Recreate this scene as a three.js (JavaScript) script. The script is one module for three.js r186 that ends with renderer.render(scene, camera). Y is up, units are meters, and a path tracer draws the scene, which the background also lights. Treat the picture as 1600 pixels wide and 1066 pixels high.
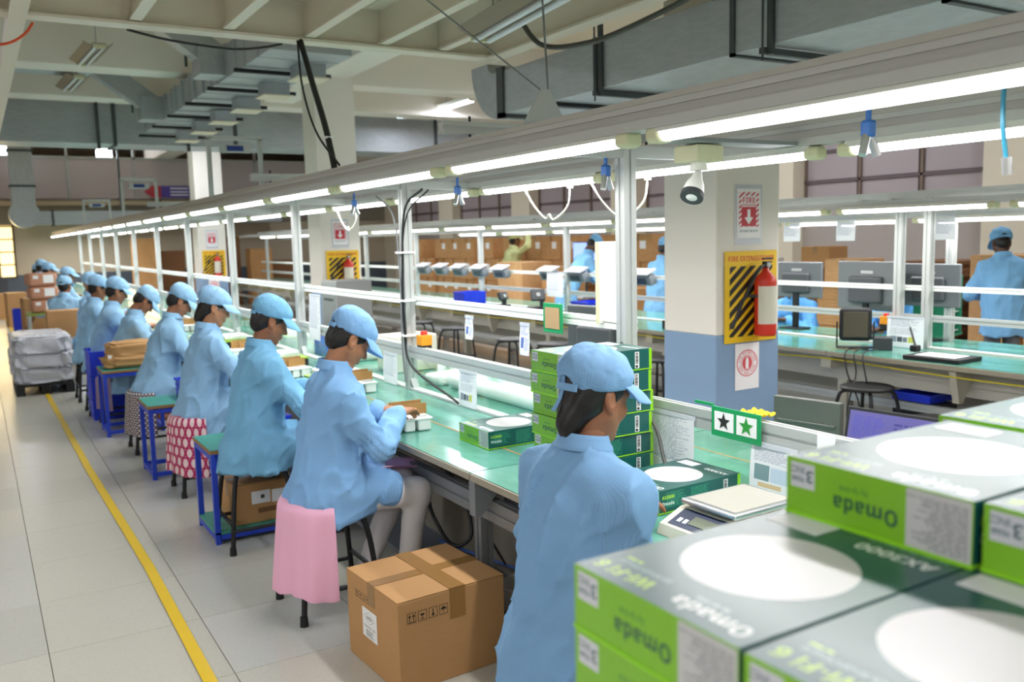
import * as THREE from 'three';
import { RoundedBoxGeometry } from 'three/addons/geometries/RoundedBoxGeometry.js';
import { mergeGeometries } from 'three/addons/utils/BufferGeometryUtils.js';
import { ImprovedNoise } from 'three/addons/math/ImprovedNoise.js';
import { RectAreaLightUniformsLib } from 'three/addons/lights/RectAreaLightUniformsLib.js';
RectAreaLightUniformsLib.init();

// ---------- camera, light levels, exposure ----------
const scene = new THREE.Scene();
const D = Math.PI / 180;
const camera = new THREE.PerspectiveCamera(2 * Math.atan(533 / 1380) / D, 1600 / 1066, 0.05, 120);
camera.position.set(0, 1.70, 0);
camera.rotation.set(-6.72 * D, -31.1 * D, -1.42 * D, 'YXZ');
camera.focus = 3.1; camera.userData.fStop = 3.2;
scene.add(camera);
const renderer = new THREE.WebGLRenderer({ antialias: true });
renderer.toneMapping = THREE.LinearToneMapping;
renderer.toneMappingExposure = 1.85;
renderer.shadowMap.enabled = true;
scene.background = new THREE.Color(0x000000);
const TUBE_L = 25;            // radiance of a bench tube
const LAMP_L = 62, DECK_L = 46;   // radiance of the ceiling lamps and of the lamps under the deck
const TUBE_COL = 0xfdfbfc, LAMP_COL = 0xf0f3ff;

// ---------- helpers ----------
let seed = 7; const rnd = () => { seed = (seed * 1664525 + 1013904223) % 4294967296; return seed / 4294967296; };
const rr = (a, b) => a + (b - a) * rnd();
const used = {};
const numbered = n => { const k = used[n] = (used[n] ?? -1) + 1; return k ? n + '_' + String(k).padStart(3, '0') : n; };
const V = (x, y, z) => new THREE.Vector3(x, y, z);
function thing(name, label, category, [x, y, z] = [0, 0, 0], turn = 0, group, kind) {
  const o = new THREE.Group(); o.name = numbered(name); o.position.set(x, y, z); o.rotation.y = turn;
  o.userData = { label, category }; if (group) o.userData.group = group; if (kind) { o.userData.kind = kind; }
  scene.add(o); return o;
}
const structure = (name, label) => { const o = new THREE.Group(); o.name = numbered(name); o.userData = { kind: 'structure', label, category: 'building part' }; scene.add(o); return o; };
function part(parent, name, geos, mat, label) {
  const list = Array.isArray(geos) ? geos : [geos];
  const g = list.length > 1 ? mergeGeometries(list.map(q => { const n = q.index ? q.toNonIndexed() : q; for (const k of Object.keys(n.attributes)) if (!['position', 'normal', 'uv'].includes(k)) n.deleteAttribute(k); return n; })) : list[0];
  const m = new THREE.Mesh(g, mat); m.name = name; m.castShadow = m.receiveShadow = true; if (label) m.userData.label = label;
  parent.add(m); return m;
}
function dup(src, [x, y, z], turn, label, group) {
  const r = src.clone(); r.name = numbered(src.name.replace(/_\d{3}$/, '')); r.position.set(x, y, z); if (turn !== undefined) r.rotation.y = turn;
  r.userData = { ...src.userData }; if (label) r.userData.label = label; if (group) r.userData.group = group; scene.add(r); return r;
}
const bx = (w, h, d, x = 0, y = 0, z = 0, ry = 0) => { const g = new THREE.BoxGeometry(w, h, d); if (ry) g.rotateY(ry); g.translate(x, y, z); return g; };
const rbx = (w, h, d, x = 0, y = 0, z = 0, r = .004, s = 1) => { const g = new RoundedBoxGeometry(w, h, d, s, r); g.translate(x, y, z); return g; };
const span = (x0, x1, y0, y1, z0, z1) => bx(Math.abs(x1 - x0), Math.abs(y1 - y0), Math.abs(z1 - z0), (x0 + x1) / 2, (y0 + y1) / 2, (z0 + z1) / 2);
const rspan = (x0, x1, y0, y1, z0, z1, r) => rbx(Math.abs(x1 - x0), Math.abs(y1 - y0), Math.abs(z1 - z0), (x0 + x1) / 2, (y0 + y1) / 2, (z0 + z1) / 2, r);
const cyl = (r, h, x = 0, y = 0, z = 0, r2 = r, n = 20) => { const g = new THREE.CylinderGeometry(r2, r, h, n); g.translate(x, y, z); return g; };
const tube = (pts, r, seg = 24, rad = 8, closed = false) => new THREE.TubeGeometry(new THREE.CatmullRomCurve3(pts.map(p => V(...p)), closed), seg, r, rad, closed);
const bar = (a, b, r, n = 8) => { const A = V(...a), B = V(...b), g = new THREE.CylinderGeometry(r, r, A.distanceTo(B), n); g.applyQuaternion(new THREE.Quaternion().setFromUnitVectors(V(0, 1, 0), B.clone().sub(A).normalize())); g.translate((A.x + B.x) / 2, (A.y + B.y) / 2, (A.z + B.z) / 2); return g; };
const beam = (a, b, w, h) => { const A = V(...a), B = V(...b), L = A.distanceTo(B), g = new THREE.BoxGeometry(w, h, L); const m = new THREE.Matrix4().lookAt(A, B, V(0, 1, 0)); g.applyMatrix4(m); g.translate((A.x + B.x) / 2, (A.y + B.y) / 2, (A.z + B.z) / 2); return g; };
const lathe = (pts, n = 24) => new THREE.LatheGeometry(pts.map(p => new THREE.Vector2(...p)), n);
const prism = (pts, depth, bevel = 0) => new THREE.ExtrudeGeometry(new THREE.Shape(pts.map(p => new THREE.Vector2(...p))), { depth, bevelEnabled: bevel > 0, bevelSize: bevel, bevelThickness: bevel, bevelSegments: 1 });
function sheet(fn, nu, nv, th) {                 // thin solid sheet from a grid function
  const top = [], nrm = [];
  for (let j = 0; j <= nv; j++) for (let i = 0; i <= nu; i++) top.push(fn(i / nu, j / nv));
  const at = (i, j) => top[Math.min(nv, Math.max(0, j)) * (nu + 1) + Math.min(nu, Math.max(0, i))];
  const pos = [], uv = [], idx = [];
  for (let s = 0; s < 2; s++) for (let j = 0; j <= nv; j++) for (let i = 0; i <= nu; i++) {
    const a = V(...at(i + 1, j)).sub(V(...at(i - 1, j))), b = V(...at(i, j + 1)).sub(V(...at(i, j - 1))), n = a.cross(b).normalize().multiplyScalar(s ? -th : 0), p = at(i, j);
    pos.push(p[0] + n.x, p[1] + n.y, p[2] + n.z); uv.push(i / nu, j / nv);
  }
  const N = (nu + 1) * (nv + 1), id = (s, i, j) => s * N + j * (nu + 1) + i;
  for (let j = 0; j < nv; j++) for (let i = 0; i < nu; i++) { idx.push(id(0, i, j), id(0, i + 1, j), id(0, i + 1, j + 1), id(0, i, j), id(0, i + 1, j + 1), id(0, i, j + 1)); idx.push(id(1, i, j), id(1, i + 1, j + 1), id(1, i + 1, j), id(1, i, j), id(1, i, j + 1), id(1, i + 1, j + 1)); }
  for (let i = 0; i < nu; i++) for (const j of [0, nv]) { const q = [id(0, i, j), id(1, i, j), id(1, i + 1, j), id(0, i, j), id(1, i + 1, j), id(0, i + 1, j)]; if (j) q.reverse(); idx.push(...q); }
  for (let j = 0; j < nv; j++) for (const i of [0, nu]) { const q = [id(0, i, j), id(1, i, j + 1), id(1, i, j), id(0, i, j), id(0, i, j + 1), id(1, i, j + 1)]; if (i) q.reverse(); idx.push(...q); }
  const g = new THREE.BufferGeometry(); g.setAttribute('position', new THREE.Float32BufferAttribute(pos, 3)); g.setAttribute('uv', new THREE.Float32BufferAttribute(uv, 2)); g.setIndex(idx); g.computeVertexNormals(); return g;
}

// ---------- textures and materials ----------
function canvasTex(w, h, draw, repeat) {
  const c = document.createElement('canvas'); c.width = w; c.height = h; const x = c.getContext('2d'); draw(x, w, h);
  const t = new THREE.CanvasTexture(c); t.colorSpace = THREE.SRGBColorSpace; t.anisotropy = 4;
  if (repeat) { t.wrapS = t.wrapT = THREE.RepeatWrapping; t.repeat.set(...repeat); } return t;
}
function dataTex(n, fn, srgb, rep = [1, 1]) {
  const d = new Uint8Array(n * n * 4); for (let j = 0; j < n; j++) for (let i = 0; i < n; i++) { const c = fn(i, j); d.set([c[0], c[1], c[2], 255], (j * n + i) * 4); }
  const t = new THREE.DataTexture(d, n, n); t.wrapS = t.wrapT = THREE.RepeatWrapping; t.repeat.set(...rep); t.magFilter = THREE.LinearFilter; t.minFilter = THREE.LinearMipmapLinearFilter; t.generateMipmaps = true; if (srgb) t.colorSpace = THREE.SRGBColorSpace; t.needsUpdate = true; return t;
}
const M = (color, roughness = .6, o = {}) => new THREE.MeshStandardMaterial({ color, roughness, ...o });
const mottle = (rgb, amp, n = 128, rep = [1, 1]) => dataTex(n, () => { const k = (rnd() - .5) * amp; return rgb.map(v => Math.max(0, Math.min(255, v + k))); }, true, rep);
const NZ = new ImprovedNoise();
const cloud = (rgb, amp, fine, rep, fr = 6) => dataTex(256, (i, j) => { const a = i / 256, b = j / 256, w = (x, y) => NZ.noise(x * fr, y * fr, 3.3) + .5 * NZ.noise(x * fr * 3, y * fr * 3, 7.7); const s = a * (1 - a) * 4, k = (w(a, b) * (.4 + .6 * Math.min(1, s * 2))) * amp + (rnd() - .5) * fine; return rgb.map(v => Math.max(0, Math.min(255, v + k))); }, true, rep);
const mat = {
  alu: M(0xc8ccca, .38, { metalness: .35 }), aluDark: M(0x9a9d9c, .42, { metalness: .6 }), whitePaint: M(0xeceeea, .5), steel: M(0xc9ccce, .28, { metalness: .9 }),
  duct: new THREE.MeshStandardMaterial({ map: cloud([176, 182, 186], 8, 10, [2, 2]), roughness: .45, metalness: .35 }),
  ductDark: M(0x52585a, .5, { metalness: .5 }), black: M(0x16171a, .5), blackGloss: M(0x111215, .25), darkGrey: M(0x3a3d40, .5), grey: M(0x83888a, .5), lightGrey: M(0xb9bcba, .5),
  cream: M(0xece6dc, .65), creamPlain: M(0xe8ddc6, .75), deckWhite: M(0xe2dac8, .5),
  bluePaint: M(0x86a2c2, .5), wallGrey: M(0x5c6670, .6), panelPink: M(0xc4b8ba, .6), tan: M(0xbfae93, .75),
  tableGreen: new THREE.MeshStandardMaterial({ map: cloud([100, 166, 148], 8, 6, [2, 4]), roughness: .13 }), tableEdge: M(0xa79f8c, .6), teal: M(0x3f9a86, .35), woodEdge: M(0x9c7346, .6),
  blueFrame: M(0x2646c8, .4), crateBlue: M(0x1f3ee0, .42), orange: M(0xf09a1c, .45), red: M(0xd2321e, .4), yellow: M(0xf2c816, .55), limeCable: M(0xd8c81e, .5),
  carton: new THREE.MeshStandardMaterial({ map: cloud([190, 142, 90], 9, 10, [1, 1]), roughness: .8 }), cartonLight: new THREE.MeshStandardMaterial({ map: cloud([206, 160, 110], 9, 9, [1, 1]), roughness: .8 }), cartonDark: M(0x7c5636, .85), tape: M(0x9c7440, .25), tapeClear: M(0xb08a4e, .2),
  paper: M(0xf4f4f2, .7), white: M(0xf2f2ee, .5), foam: M(0xeef0ec, .6), kraft: new THREE.MeshStandardMaterial({ map: cloud([186, 144, 92], 16, 10, [1, 1]), roughness: .75 }), greenRack: M(0x1f7a5a, .45), greenFrame: M(0x1a9a5c, .45),
  screenBlue: M(0x8ea0d8, .3, { emissive: 0x7088e0, emissiveIntensity: .5 }), glow: M(0xffffff, .5, { emissive: TUBE_COL, emissiveIntensity: 4.5 }), glowLamp: M(0xffffff, .5, { emissive: LAMP_COL, emissiveIntensity: 9 }), ivory: M(0xdedcb4, .45),
  glass: new THREE.MeshPhysicalMaterial({ color: 0xf4fbf8, roughness: .04, transmission: 1, thickness: 0, ior: 1.45 }), plasticFilm: new THREE.MeshPhysicalMaterial({ color: 0xf2f5fa, roughness: .35, transmission: .45, thickness: 0 }),
  cableBlack: M(0x1a1a1c, .5), cableWhite: M(0xf0ecdc, .5), cableOrange: M(0xe0501c, .5), brown: M(0x5e4a38, .6)
};
// ---------- people: distance fields meshed with surface nets ----------
function meshField(f, lo, hi, cell, colorFn, uvFn) {
  const n = [0, 1, 2].map(k => Math.ceil((hi[k] - lo[k]) / cell) + 1), [nx, ny, nz] = n, val = new Float32Array(nx * ny * nz);
  for (let k = 0; k < nz; k++) for (let j = 0; j < ny; j++) { let i = 0; const o = (k * ny + j) * nx; while (i < nx) { const d = f(lo[0] + i * cell, lo[1] + j * cell, lo[2] + k * cell); val[o + i] = d; let s = Math.floor(Math.abs(d) / cell * .6); i++; while (s-- > 1 && i < nx) val[o + i++] = d; } }
  const vid = new Int32Array(nx * ny * nz).fill(-1), pos = [], idx = [];
  const at = (i, j, k) => (k * ny + j) * nx + i;
  for (let k = 0; k < nz - 1; k++) for (let j = 0; j < ny - 1; j++) for (let i = 0; i < nx - 1; i++) {
    const a = at(i, j, k); let neg = 0; for (let c = 0; c < 8; c++) if (val[a + (c & 1) + (c >> 1 & 1) * nx + (c >> 2) * nx * ny] < 0) neg++;
    if (neg === 0 || neg === 8) continue;
    let x = 0, y = 0, z = 0, m = 0;
    for (let c = 0; c < 8; c++) for (let b = 1; b < 8; b <<= 1) if (!(c & b)) { const e = c | b, v0 = val[a + (c & 1) + (c >> 1 & 1) * nx + (c >> 2) * nx * ny], v1 = val[a + (e & 1) + (e >> 1 & 1) * nx + (e >> 2) * nx * ny]; if (v0 < 0 !== v1 < 0) { const t = v0 / (v0 - v1); x += (c & 1) + (b === 1 ? t : 0); y += (c >> 1 & 1) + (b === 2 ? t : 0); z += (c >> 2) + (b === 4 ? t : 0); m++; } }
    vid[a] = pos.length / 3; pos.push(lo[0] + (i + x / m) * cell, lo[1] + (j + y / m) * cell, lo[2] + (k + z / m) * cell);
  }
  const quad = (p, q, r, s, flip) => { if (p < 0 || q < 0 || r < 0 || s < 0) return; flip ? idx.push(p, r, q, p, s, r) : idx.push(p, q, r, p, r, s); };
  for (let k = 1; k < nz - 1; k++) for (let j = 1; j < ny - 1; j++) for (let i = 1; i < nx - 1; i++) {
    const a = at(i, j, k), v = val[a] < 0;
    if (v !== val[a + 1] < 0) quad(vid[a - nx - nx * ny], vid[a - nx * ny], vid[a], vid[a - nx], !v);
    if (v !== val[a + nx] < 0) quad(vid[a - 1 - nx * ny], vid[a - 1], vid[a], vid[a - nx * ny], !v);
    if (v !== val[a + nx * ny] < 0) quad(vid[a - 1 - nx], vid[a - nx], vid[a], vid[a - 1], !v);
  }
  const g = new THREE.BufferGeometry(), N = pos.length / 3; g.setAttribute('position', new THREE.Float32BufferAttribute(pos, 3));
  const col = new Float32Array(N * 3).fill(1), uv = new Float32Array(N * 2);
  for (let i = 0; i < N; i++) { const p = [pos[3 * i], pos[3 * i + 1], pos[3 * i + 2]]; if (colorFn) col.set(colorFn(...p), 3 * i); uv.set(uvFn ? uvFn(...p) : [Math.atan2(p[0], -p[2]) * .2, p[1] - .8 * Math.hypot(p[0], p[2])], 2 * i); }
  g.setAttribute('color', new THREE.BufferAttribute(col, 3)); g.setAttribute('uv', new THREE.BufferAttribute(uv, 2)); g.setIndex(idx); g.computeVertexNormals(); return g;
}
const smin = (a, b, k) => { const h = Math.max(k - Math.abs(a - b), 0) / k; return Math.min(a, b) - h * h * k * .25; };
const smax = (a, b, k) => -smin(-a, -b, k);
function capsule(x, y, z, a, b, ra, rb) { const bx_ = b[0] - a[0], by = b[1] - a[1], bz = b[2] - a[2], px = x - a[0], py = y - a[1], pz = z - a[2]; const h = Math.min(1, Math.max(0, (px * bx_ + py * by + pz * bz) / (bx_ * bx_ + by * by + bz * bz + 1e-9))); return Math.hypot(px - h * bx_, py - h * by, pz - h * bz) - (ra + (rb - ra) * h); }
function ellip(x, y, z, c, r) { const a = (x - c[0]) / r[0], b = (y - c[1]) / r[1], d = (z - c[2]) / r[2], k0 = Math.hypot(a, b, d), k1 = Math.hypot(a / r[0], b / r[1], d / r[2]); return k1 < 1e-6 ? -Math.min(...r) : k0 * (k0 - 1) / k1; }
const HEAD = (x, y, z) => {
  const X = Math.abs(x);
  let d = ellip(x, y, z, [0, .03, -.012], [.073, .082, .092]);
  d = smin(d, ellip(x, y, z, [0, -.035, .018], [.058, .076, .068]), .03);
  d = smin(d, capsule(X, y, z, [.054, -.045, .005], [.014, -.1, .052], .02, .017), .025);
  d = smin(d, Math.hypot(x, y + .1, z - .056) - .019, .02);
  d = smin(d, Math.hypot(X - .036, y + .028, z - .056) - .024, .02);
  d = smin(d, capsule(X, y, z, [.046, .02, .066], [.012, .023, .079], .011, .011), .015);
  d = smax(d, -(Math.hypot(X - .031, y - .001, z - .092) - .0145), .012);
  d = smin(d, Math.hypot(X - .031, y - .001, z - .071) - .0125, .004);
  d = smin(d, capsule(x, y, z, [0, .006, .082], [0, -.031, .1], .007, .0115), .012);
  d = smin(d, Math.hypot(X - .011, y + .035, z - .09) - .008, .008);
  d = smin(d, capsule(X, y, z, [0, -.061, .083], [.018, -.064, .074], .008, .005), .008);
  d = smin(d, capsule(X, y, z, [0, -.072, .081], [.015, -.07, .074], .0085, .005), .006);
  let e = ellip(X, y, z, [.077, -.002, -.016 - (y * .25)], [.011, .032, .019]); e = smax(e, -(ellip(X, y, z, [.088, .002, -.012], [.008, .02, .011])), .004);
  d = smin(d, e, .008); d = smin(d, Math.hypot(X - .075, y + .031, z + .004) - .008, .008);
  d = smin(d, capsule(x, y, z, [0, -.05, -.018], [0, -.125, -.012], .052, .048), .03);
  return d;
};
const headColor = (x, y, z) => { const X = Math.abs(x);
  if (z > .06 && Math.hypot(X - .031, (y - .0015) * 1.5) < .012) return Math.hypot(X - .031, y - .001) < .0062 ? [.03, .02, .02] : [1.9, 2.2, 2.5];
  if (z > .05 && Math.abs(y - .026 - (X - .03) * .02) < .0045 && X > .012 && X < .052) return [.09, .07, .07];
  if (z > .06 && X < .02 && y < -.056 && y > -.079) return [.95, .6, .58]; return [1, 1, 1]; };
const headGeo = [.0038, .006].map(c => meshField(HEAD, [-.1, -.2, -.12], [.1, .125, .125], c, headColor));
const hairMesh = (bun, c) => meshField((x, y, z) => { const X = Math.abs(x);
  let d = ellip(x, y, z, [0, .03, -.02], [.081, .088, .096]); d = smin(d, ellip(x, y, z, [0, -.03, -.062], [.058, .05, .045]), .04);
  if (bun) d = smin(d, ellip(x, y, z, [0, -.075, -.085], [.04, .05, .036]), .03);
  const edge = y > .03 ? .06 : y > -.03 ? .06 - (.03 - y) * .95 : .003 - (-.03 - y) * .6; d = smax(d, z - edge, .01);
  d = smax(d, -(ellip(X, y, z, [.08, -.004, -.012], [.03, .034, .022])), .006);
  d = smax(d, -.1 - (bun ? .03 : 0) - y, .01); return d + .0015 * Math.sin(x * 260 + y * 90); }, [-.1, -.14, -.14], [.1, .13, .1], c);
const hairGeo = [hairMesh(false, .005), hairMesh(true, .005)];
const capGeo = meshField((x, y, z) => { const yy = y - .2 * 0;
  let d = ellip(x, yy, z, [0, .062, -.016], [.1, .082, .116]); d = smin(d, ellip(x, yy, z, [0, .085, -.03], [.088, .06, .09]), .03);
  d += .006 * NZ.noise(x * 22 + 4, y * 18, z * 22) + .003 * Math.abs(NZ.noise(x * 45, y * 45, z * 45)) + .0024 * Math.sin(Math.atan2(x, z) * 8) * Math.max(0, (y - .06) * 12);
  d = smax(d, (.026 + .16 * (z + .02)) - y, .006); d = smax(d, -(ellip(x, y, z, [0, .02, -.122], [.03, .034, .04])), .005); return d; }, [-.12, -.02, -.15], [.12, .165, .12], .005, null, (x, y, z) => [Math.atan2(x, -z) * .1, y - .8 * Math.hypot(x, z)]);
const visorGeo = sheet((u, v) => { const ph = (u - .5) * 2 * 72 * D, L = .088 * Math.pow(Math.cos(ph * .95), .55), bxp = .091 * Math.sin(ph), bz = .1 * Math.cos(ph) - .012, by = .03 + .16 * (bz + .02); return [bxp + v * L * Math.sin(ph) * .25, by + .006 - v * L * (.22 + .32 * v) - .012 * v * Math.sin(ph) ** 2, bz + v * L]; }, 20, 8, .0035);
const strapGeo = sheet((u, v) => [.012 + (u - .5) * .016 + .004 * v, .05 - v * .1, -.121 + .012 * Math.sin(v * 3) - .018 * v], 3, 8, .002);
const bandGeo = sheet((u, v) => { const a = (u - .5) * 2 * 28 * D + Math.PI; return [.1 * Math.sin(a), .012 + v * .02, -.014 + .112 * Math.cos(a)]; }, 10, 2, .003);
function handGeometry(curl, spread = 1) {                     // right hand, palm down, fingers along +z, thumb at +x
  const segs = [], J = (x, z, len, r, c) => { let p = [x, .002, z], a = c * .6; for (let k = 0; k < 3; k++) { const l = len * [.44, .32, .24][k], q = [p[0] + (x * .12) * spread * l * 10 * .25, p[1] - Math.sin(a) * l, p[2] + Math.cos(a) * l]; segs.push([p, q, r * (1 - k * .08), r * (.94 - k * .08), .004]); p = q; a += c; } };
  [[.029, .073, .0088], [.0095, .08, .009], [-.0105, .074, .0086], [-.0295, .06, .0076]].forEach(([x, l, r], i) => { segs.push([[x * .72, 0, .008], [x, .002, .085 - (i === 3 ? .008 : 0)], .0135, .0115, .014]); J(x, .086 - (i === 3 ? .008 : 0), l, r, curl * (1 + i * .06)); });
  segs.push([[.02, -.004, .02], [.047, -.012, .052], .0145, .0115, .012], [[.047, -.012, .052], [.054, -.022, .085], .0105, .009, .006], [[.054, -.022, .085], [.05, -.03, .106], .009, .0075, .004], [[0, 0, -.045], [0, 0, .02], .026, .021, .02]);
  return meshField((x, y, z) => { let d = 9; for (const s of segs) d = smin(d, capsule(x, y, z, s[0], s[1], s[2], s[3]), s[4]); return d; }, [-.06, -.115, -.06], [.085, .04, .19], .004);
}
const handR = [handGeometry(.42), handGeometry(.75), handGeometry(.2)];
const mirror = g => { const q = g.clone(); q.scale(-1, 1, 1); const ix = q.index.array; for (let i = 0; i < ix.length; i += 3) { const t = ix[i]; ix[i] = ix[i + 1]; ix[i + 1] = t; } q.computeVertexNormals(); return q; };
const handL = handR.map(mirror);
const clothTex = dataTex(32, (i, j) => { const l = (i % 16 < 2 || j % 16 < 2) ? -30 : 0; const k = (rnd() - .5) * 8; return [232 + l + k, 240 + l + k, 248 + l * .5 + k]; }, true, [75, 75]);
const cloth = hex => new THREE.MeshStandardMaterial({ color: hex, map: clothTex, roughness: .8 });
const lerpTab = (T, y) => { let i = 0; while (i < T.length - 2 && y > T[i + 1][0]) i++; const a = T[i], b = T[i + 1]; let t = Math.min(1, Math.max(0, (y - a[0]) / (b[0] - a[0]))); t = t * t * (3 - 2 * t) * .5 + t * .5; return a.map((v, k) => v + (b[k] - v) * t); };
function elbowOf(s, w, l1, l2, pole) { const S = V(...s), W = V(...w), d = W.clone().sub(S), L = Math.min(d.length(), (l1 + l2) * .995), u = d.clone().normalize(), a = (l1 * l1 - l2 * l2 + L * L) / (2 * L), h = Math.sqrt(Math.max(0, l1 * l1 - a * a)), P = V(...pole).addScaledVector(u, -V(...pole).dot(u)).normalize(); const e = S.clone().addScaledVector(u, a).addScaledVector(P, h); return { e: e.toArray(), w: S.clone().addScaledVector(u, L).toArray() }; }
function person(o) {
  const q = { S: .5, lean: .16, twist: 0, headPitch: .55, headYaw: 0, coat: 0x8fc3e6, skin: 0x8a5a3c, hem: -.07, handR: [-.1, .86, .42], handL: [.1, .86, .42], lower: 0xd8d4d0, fine: true, curl: 0, bun: 0, size: 1, ...o };
  const G = thing('person', q.label, 'person', [q.x, 0, q.z], q.face, q.group); const cell = q.fine ? .0095 : .015, S = q.S, L = q.lean;
  const zc = y => L * Math.max(0, y - S) + .25 * L * Math.max(0, y - S - .2);
  const top = S + .595;
  const st = q.stand ? [[q.hem, 0, .215, .165], [S - .1, 0, .21, .16], [S + .08, 0, .19, .145], [S + .24, 0, .185, .14], [S + .44, 0, .192, .13], [S + .54, 0, .16, .095], [top, 0, .075, .07], [top + .05, 0, .056, .056]]
    : [[S + q.hem, .0, .235, .21], [S + .03, 0, .225, .195], [S + .14, 0, .2, .165], [S + .27, 0, .188, .148], [S + .44, 0, .194, .135], [S + .54, 0, .165, .098], [top, 0, .075, .07], [top + .05, 0, .056, .056]];
  if (q.slim) for (const r of st) { r[2] *= q.slim; r[3] *= q.slim; }
  const y0 = st[0][0], sh = [[-1, 'R'], [1, 'L']].map(([s, n]) => { const a = [s * .165, S + .495, zc(S + .495) + .005]; const t = n === 'R' ? q.handR : q.handL; const k = elbowOf(a, t, .285, .255, q['pole' + n] || [s * .7, -.8, -.25]); return { a, e: k.e, w: k.w, s, n }; });
  const arm = (x, y, z, r0, r1, r2, k, cut) => { let d = 9; for (const A of sh) { const m = cut; const w = [A.e[0] + (A.w[0] - A.e[0]) * m, A.e[1] + (A.w[1] - A.e[1]) * m, A.e[2] + (A.w[2] - A.e[2]) * m]; let c = smin(capsule(x, y, z, A.a, A.e, r0, r1), capsule(x, y, z, A.e, w, r1 * 1.02, r2), .03); const ed = Math.hypot(x - A.e[0], y - A.e[1], z - A.e[2]); if (k) c += .0055 * Math.sin((x * A.s + y * 1.3 + z) * 120) * Math.exp(-ed * ed / .012); d = Math.min(d, c); } return d; };
  const knee = q.stand ? [[-.09, .46, .02], [.09, .46, .02]] : [[-.11, S - .0, .4], [.11, S + .005, .4]], ankle = q.stand ? [[-.09, .08, -.02], [.09, .08, -.02]] : q.ankles || [[-.1, .1, .32], [.1, .1, .36]];
  const torso = (x, y, z, f) => { const t = lerpTab(st, Math.max(y0, Math.min(top + .05, y))); const rx = t[2] * f, rz = t[3] * f, zz = z - zc(y); return (Math.hypot(x / rx, zz / rz) - 1) * Math.min(rx, rz); };
  const sd = (q.x * 7 + q.z * 3) % 10;
  const coatField = (x, y, z) => { let d = torso(x, y, z, 1); d = smin(d, arm(x, y, z, .064, .06, .05, 1, .93), .07);
    d = smin(d, capsule(Math.abs(x), y, z, [.02, S + .575, zc(S + .57)], [.155, S + .5, zc(S + .5)], .05, .062), .06);
    if (!q.stand) for (const k of knee) d = smin(d, capsule(x, y, z, [k[0] * .85, S + .055, .04], [k[0], k[1] + .05, .24], .105, .09), .06);
    d = smax(d, y0 + .012 * Math.sin(x * 20 + z * 14 + sd) + (q.stand ? 0 : Math.max(0, z) * .12) - y, .012); d = Math.hypot(x, z - zc(top)) < .12 ? smax(d, y - top - .03 + (z - zc(top)) * .25, .01) : d;
    if (Math.abs(d) < .04) { const r1 = 1 - Math.abs(NZ.noise(x * 7 + sd, y * 2.6 + x * 2, z * 7 + sd)) * 2.2, r2 = 1 - Math.abs(NZ.noise(x * 9 + y * 5, y * 7 + sd, z * 9 - y * 4)) * 2.2, f = v => v > 0 ? v * v * v : 0; d += .014 * NZ.noise(x * 10 + sd, y * 3.5, z * 10 + sd) + .006 - .014 * f(r1) - .008 * f(r2); } return d; };
  const hi = [Math.max(.3, ...sh.flatMap(a => [a.e[0], a.w[0]])) + .09, Math.max(top + .08, ...sh.flatMap(a => [a.e[1] + .09, a.w[1] + .09])), Math.max(.42, ...sh.map(a => a.w[2]), ...sh.map(a => a.e[2])) + .09], lo = [Math.min(-.3, ...sh.flatMap(a => [a.e[0], a.w[0]])) - .09, Math.min(y0, ...sh.flatMap(a => [a.e[1], a.w[1]])) - .08, Math.min(-.3, ...sh.map(a => a.e[2] - .09), ...sh.map(a => a.w[2] - .09))];
  const cm = cloth(q.coat), coat = part(G, 'coat', meshField(coatField, lo, hi, cell), cm);
  // collar
  const nz = zc(top + .03); const collar = part(coat, 'collar', sheet((u, v) => { const a = (u * 2 - 1) * Math.PI * .94 + Math.PI, r = .066 + .012 * v * (1 - v * .2) + (v > .6 ? .004 : 0); return [r * 1.02 * Math.sin(a), top + .052 - .045 * v - .012 * Math.cos(a), nz + r * Math.cos(a) - .004]; }, 28, 4, .004), cm);
  // body
  const bodyField = (x, y, z) => { let d = torso(x, y, z, .78); d = smax(d, S - .02 - y, .02); d = smin(d, arm(x, y, z, .045, .036, .026, 0, 1), .03); knee.forEach((k, i) => { d = smin(d, smin(capsule(x, y, z, [k[0] * .85, S + .03, .02], k, .075, .052), capsule(x, y, z, k, ankle[i], .048, .032), .02), .03); d = smin(d, capsule(x, y, z, [ankle[i][0], .035, ankle[i][2] - .03], [ankle[i][0], .03, ankle[i][2] + .12], .03, .024), .03); }); return d; };
  const hm = new THREE.Matrix4().makeRotationY(q.headYaw).multiply(new THREE.Matrix4().makeRotationX(q.headPitch)); if (q.headRoll) hm.multiply(new THREE.Matrix4().makeRotationZ(q.headRoll));
  const neck = V(0, top + .005, zc(top) + .005), hp = neck.clone().add(V(0, .145, .03).applyMatrix4(new THREE.Matrix4().makeRotationY(q.headYaw).multiply(new THREE.Matrix4().makeRotationX(q.headPitch * .55)))); hm.setPosition(hp);
  const blo = [lo[0], -.01, lo[2]], bhi = [hi[0], Math.max(top + .06, hi[1]), Math.max(hi[2], .6)];
  const geos = [meshField(bodyField, blo, bhi, q.fine ? .016 : .022), headGeo[q.fine ? 0 : 1].clone().applyMatrix4(hm)];
  const neckGeo = meshField((x, y, z) => capsule(x, y, z, [0, top - .03, zc(top)], [hp.x, hp.y - .06, hp.z - .02], .06, .05), [-.1, top - .12, -.1], [.1, hp.y + .05, hp.z + .1], .008); geos.push(neckGeo);
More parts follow.
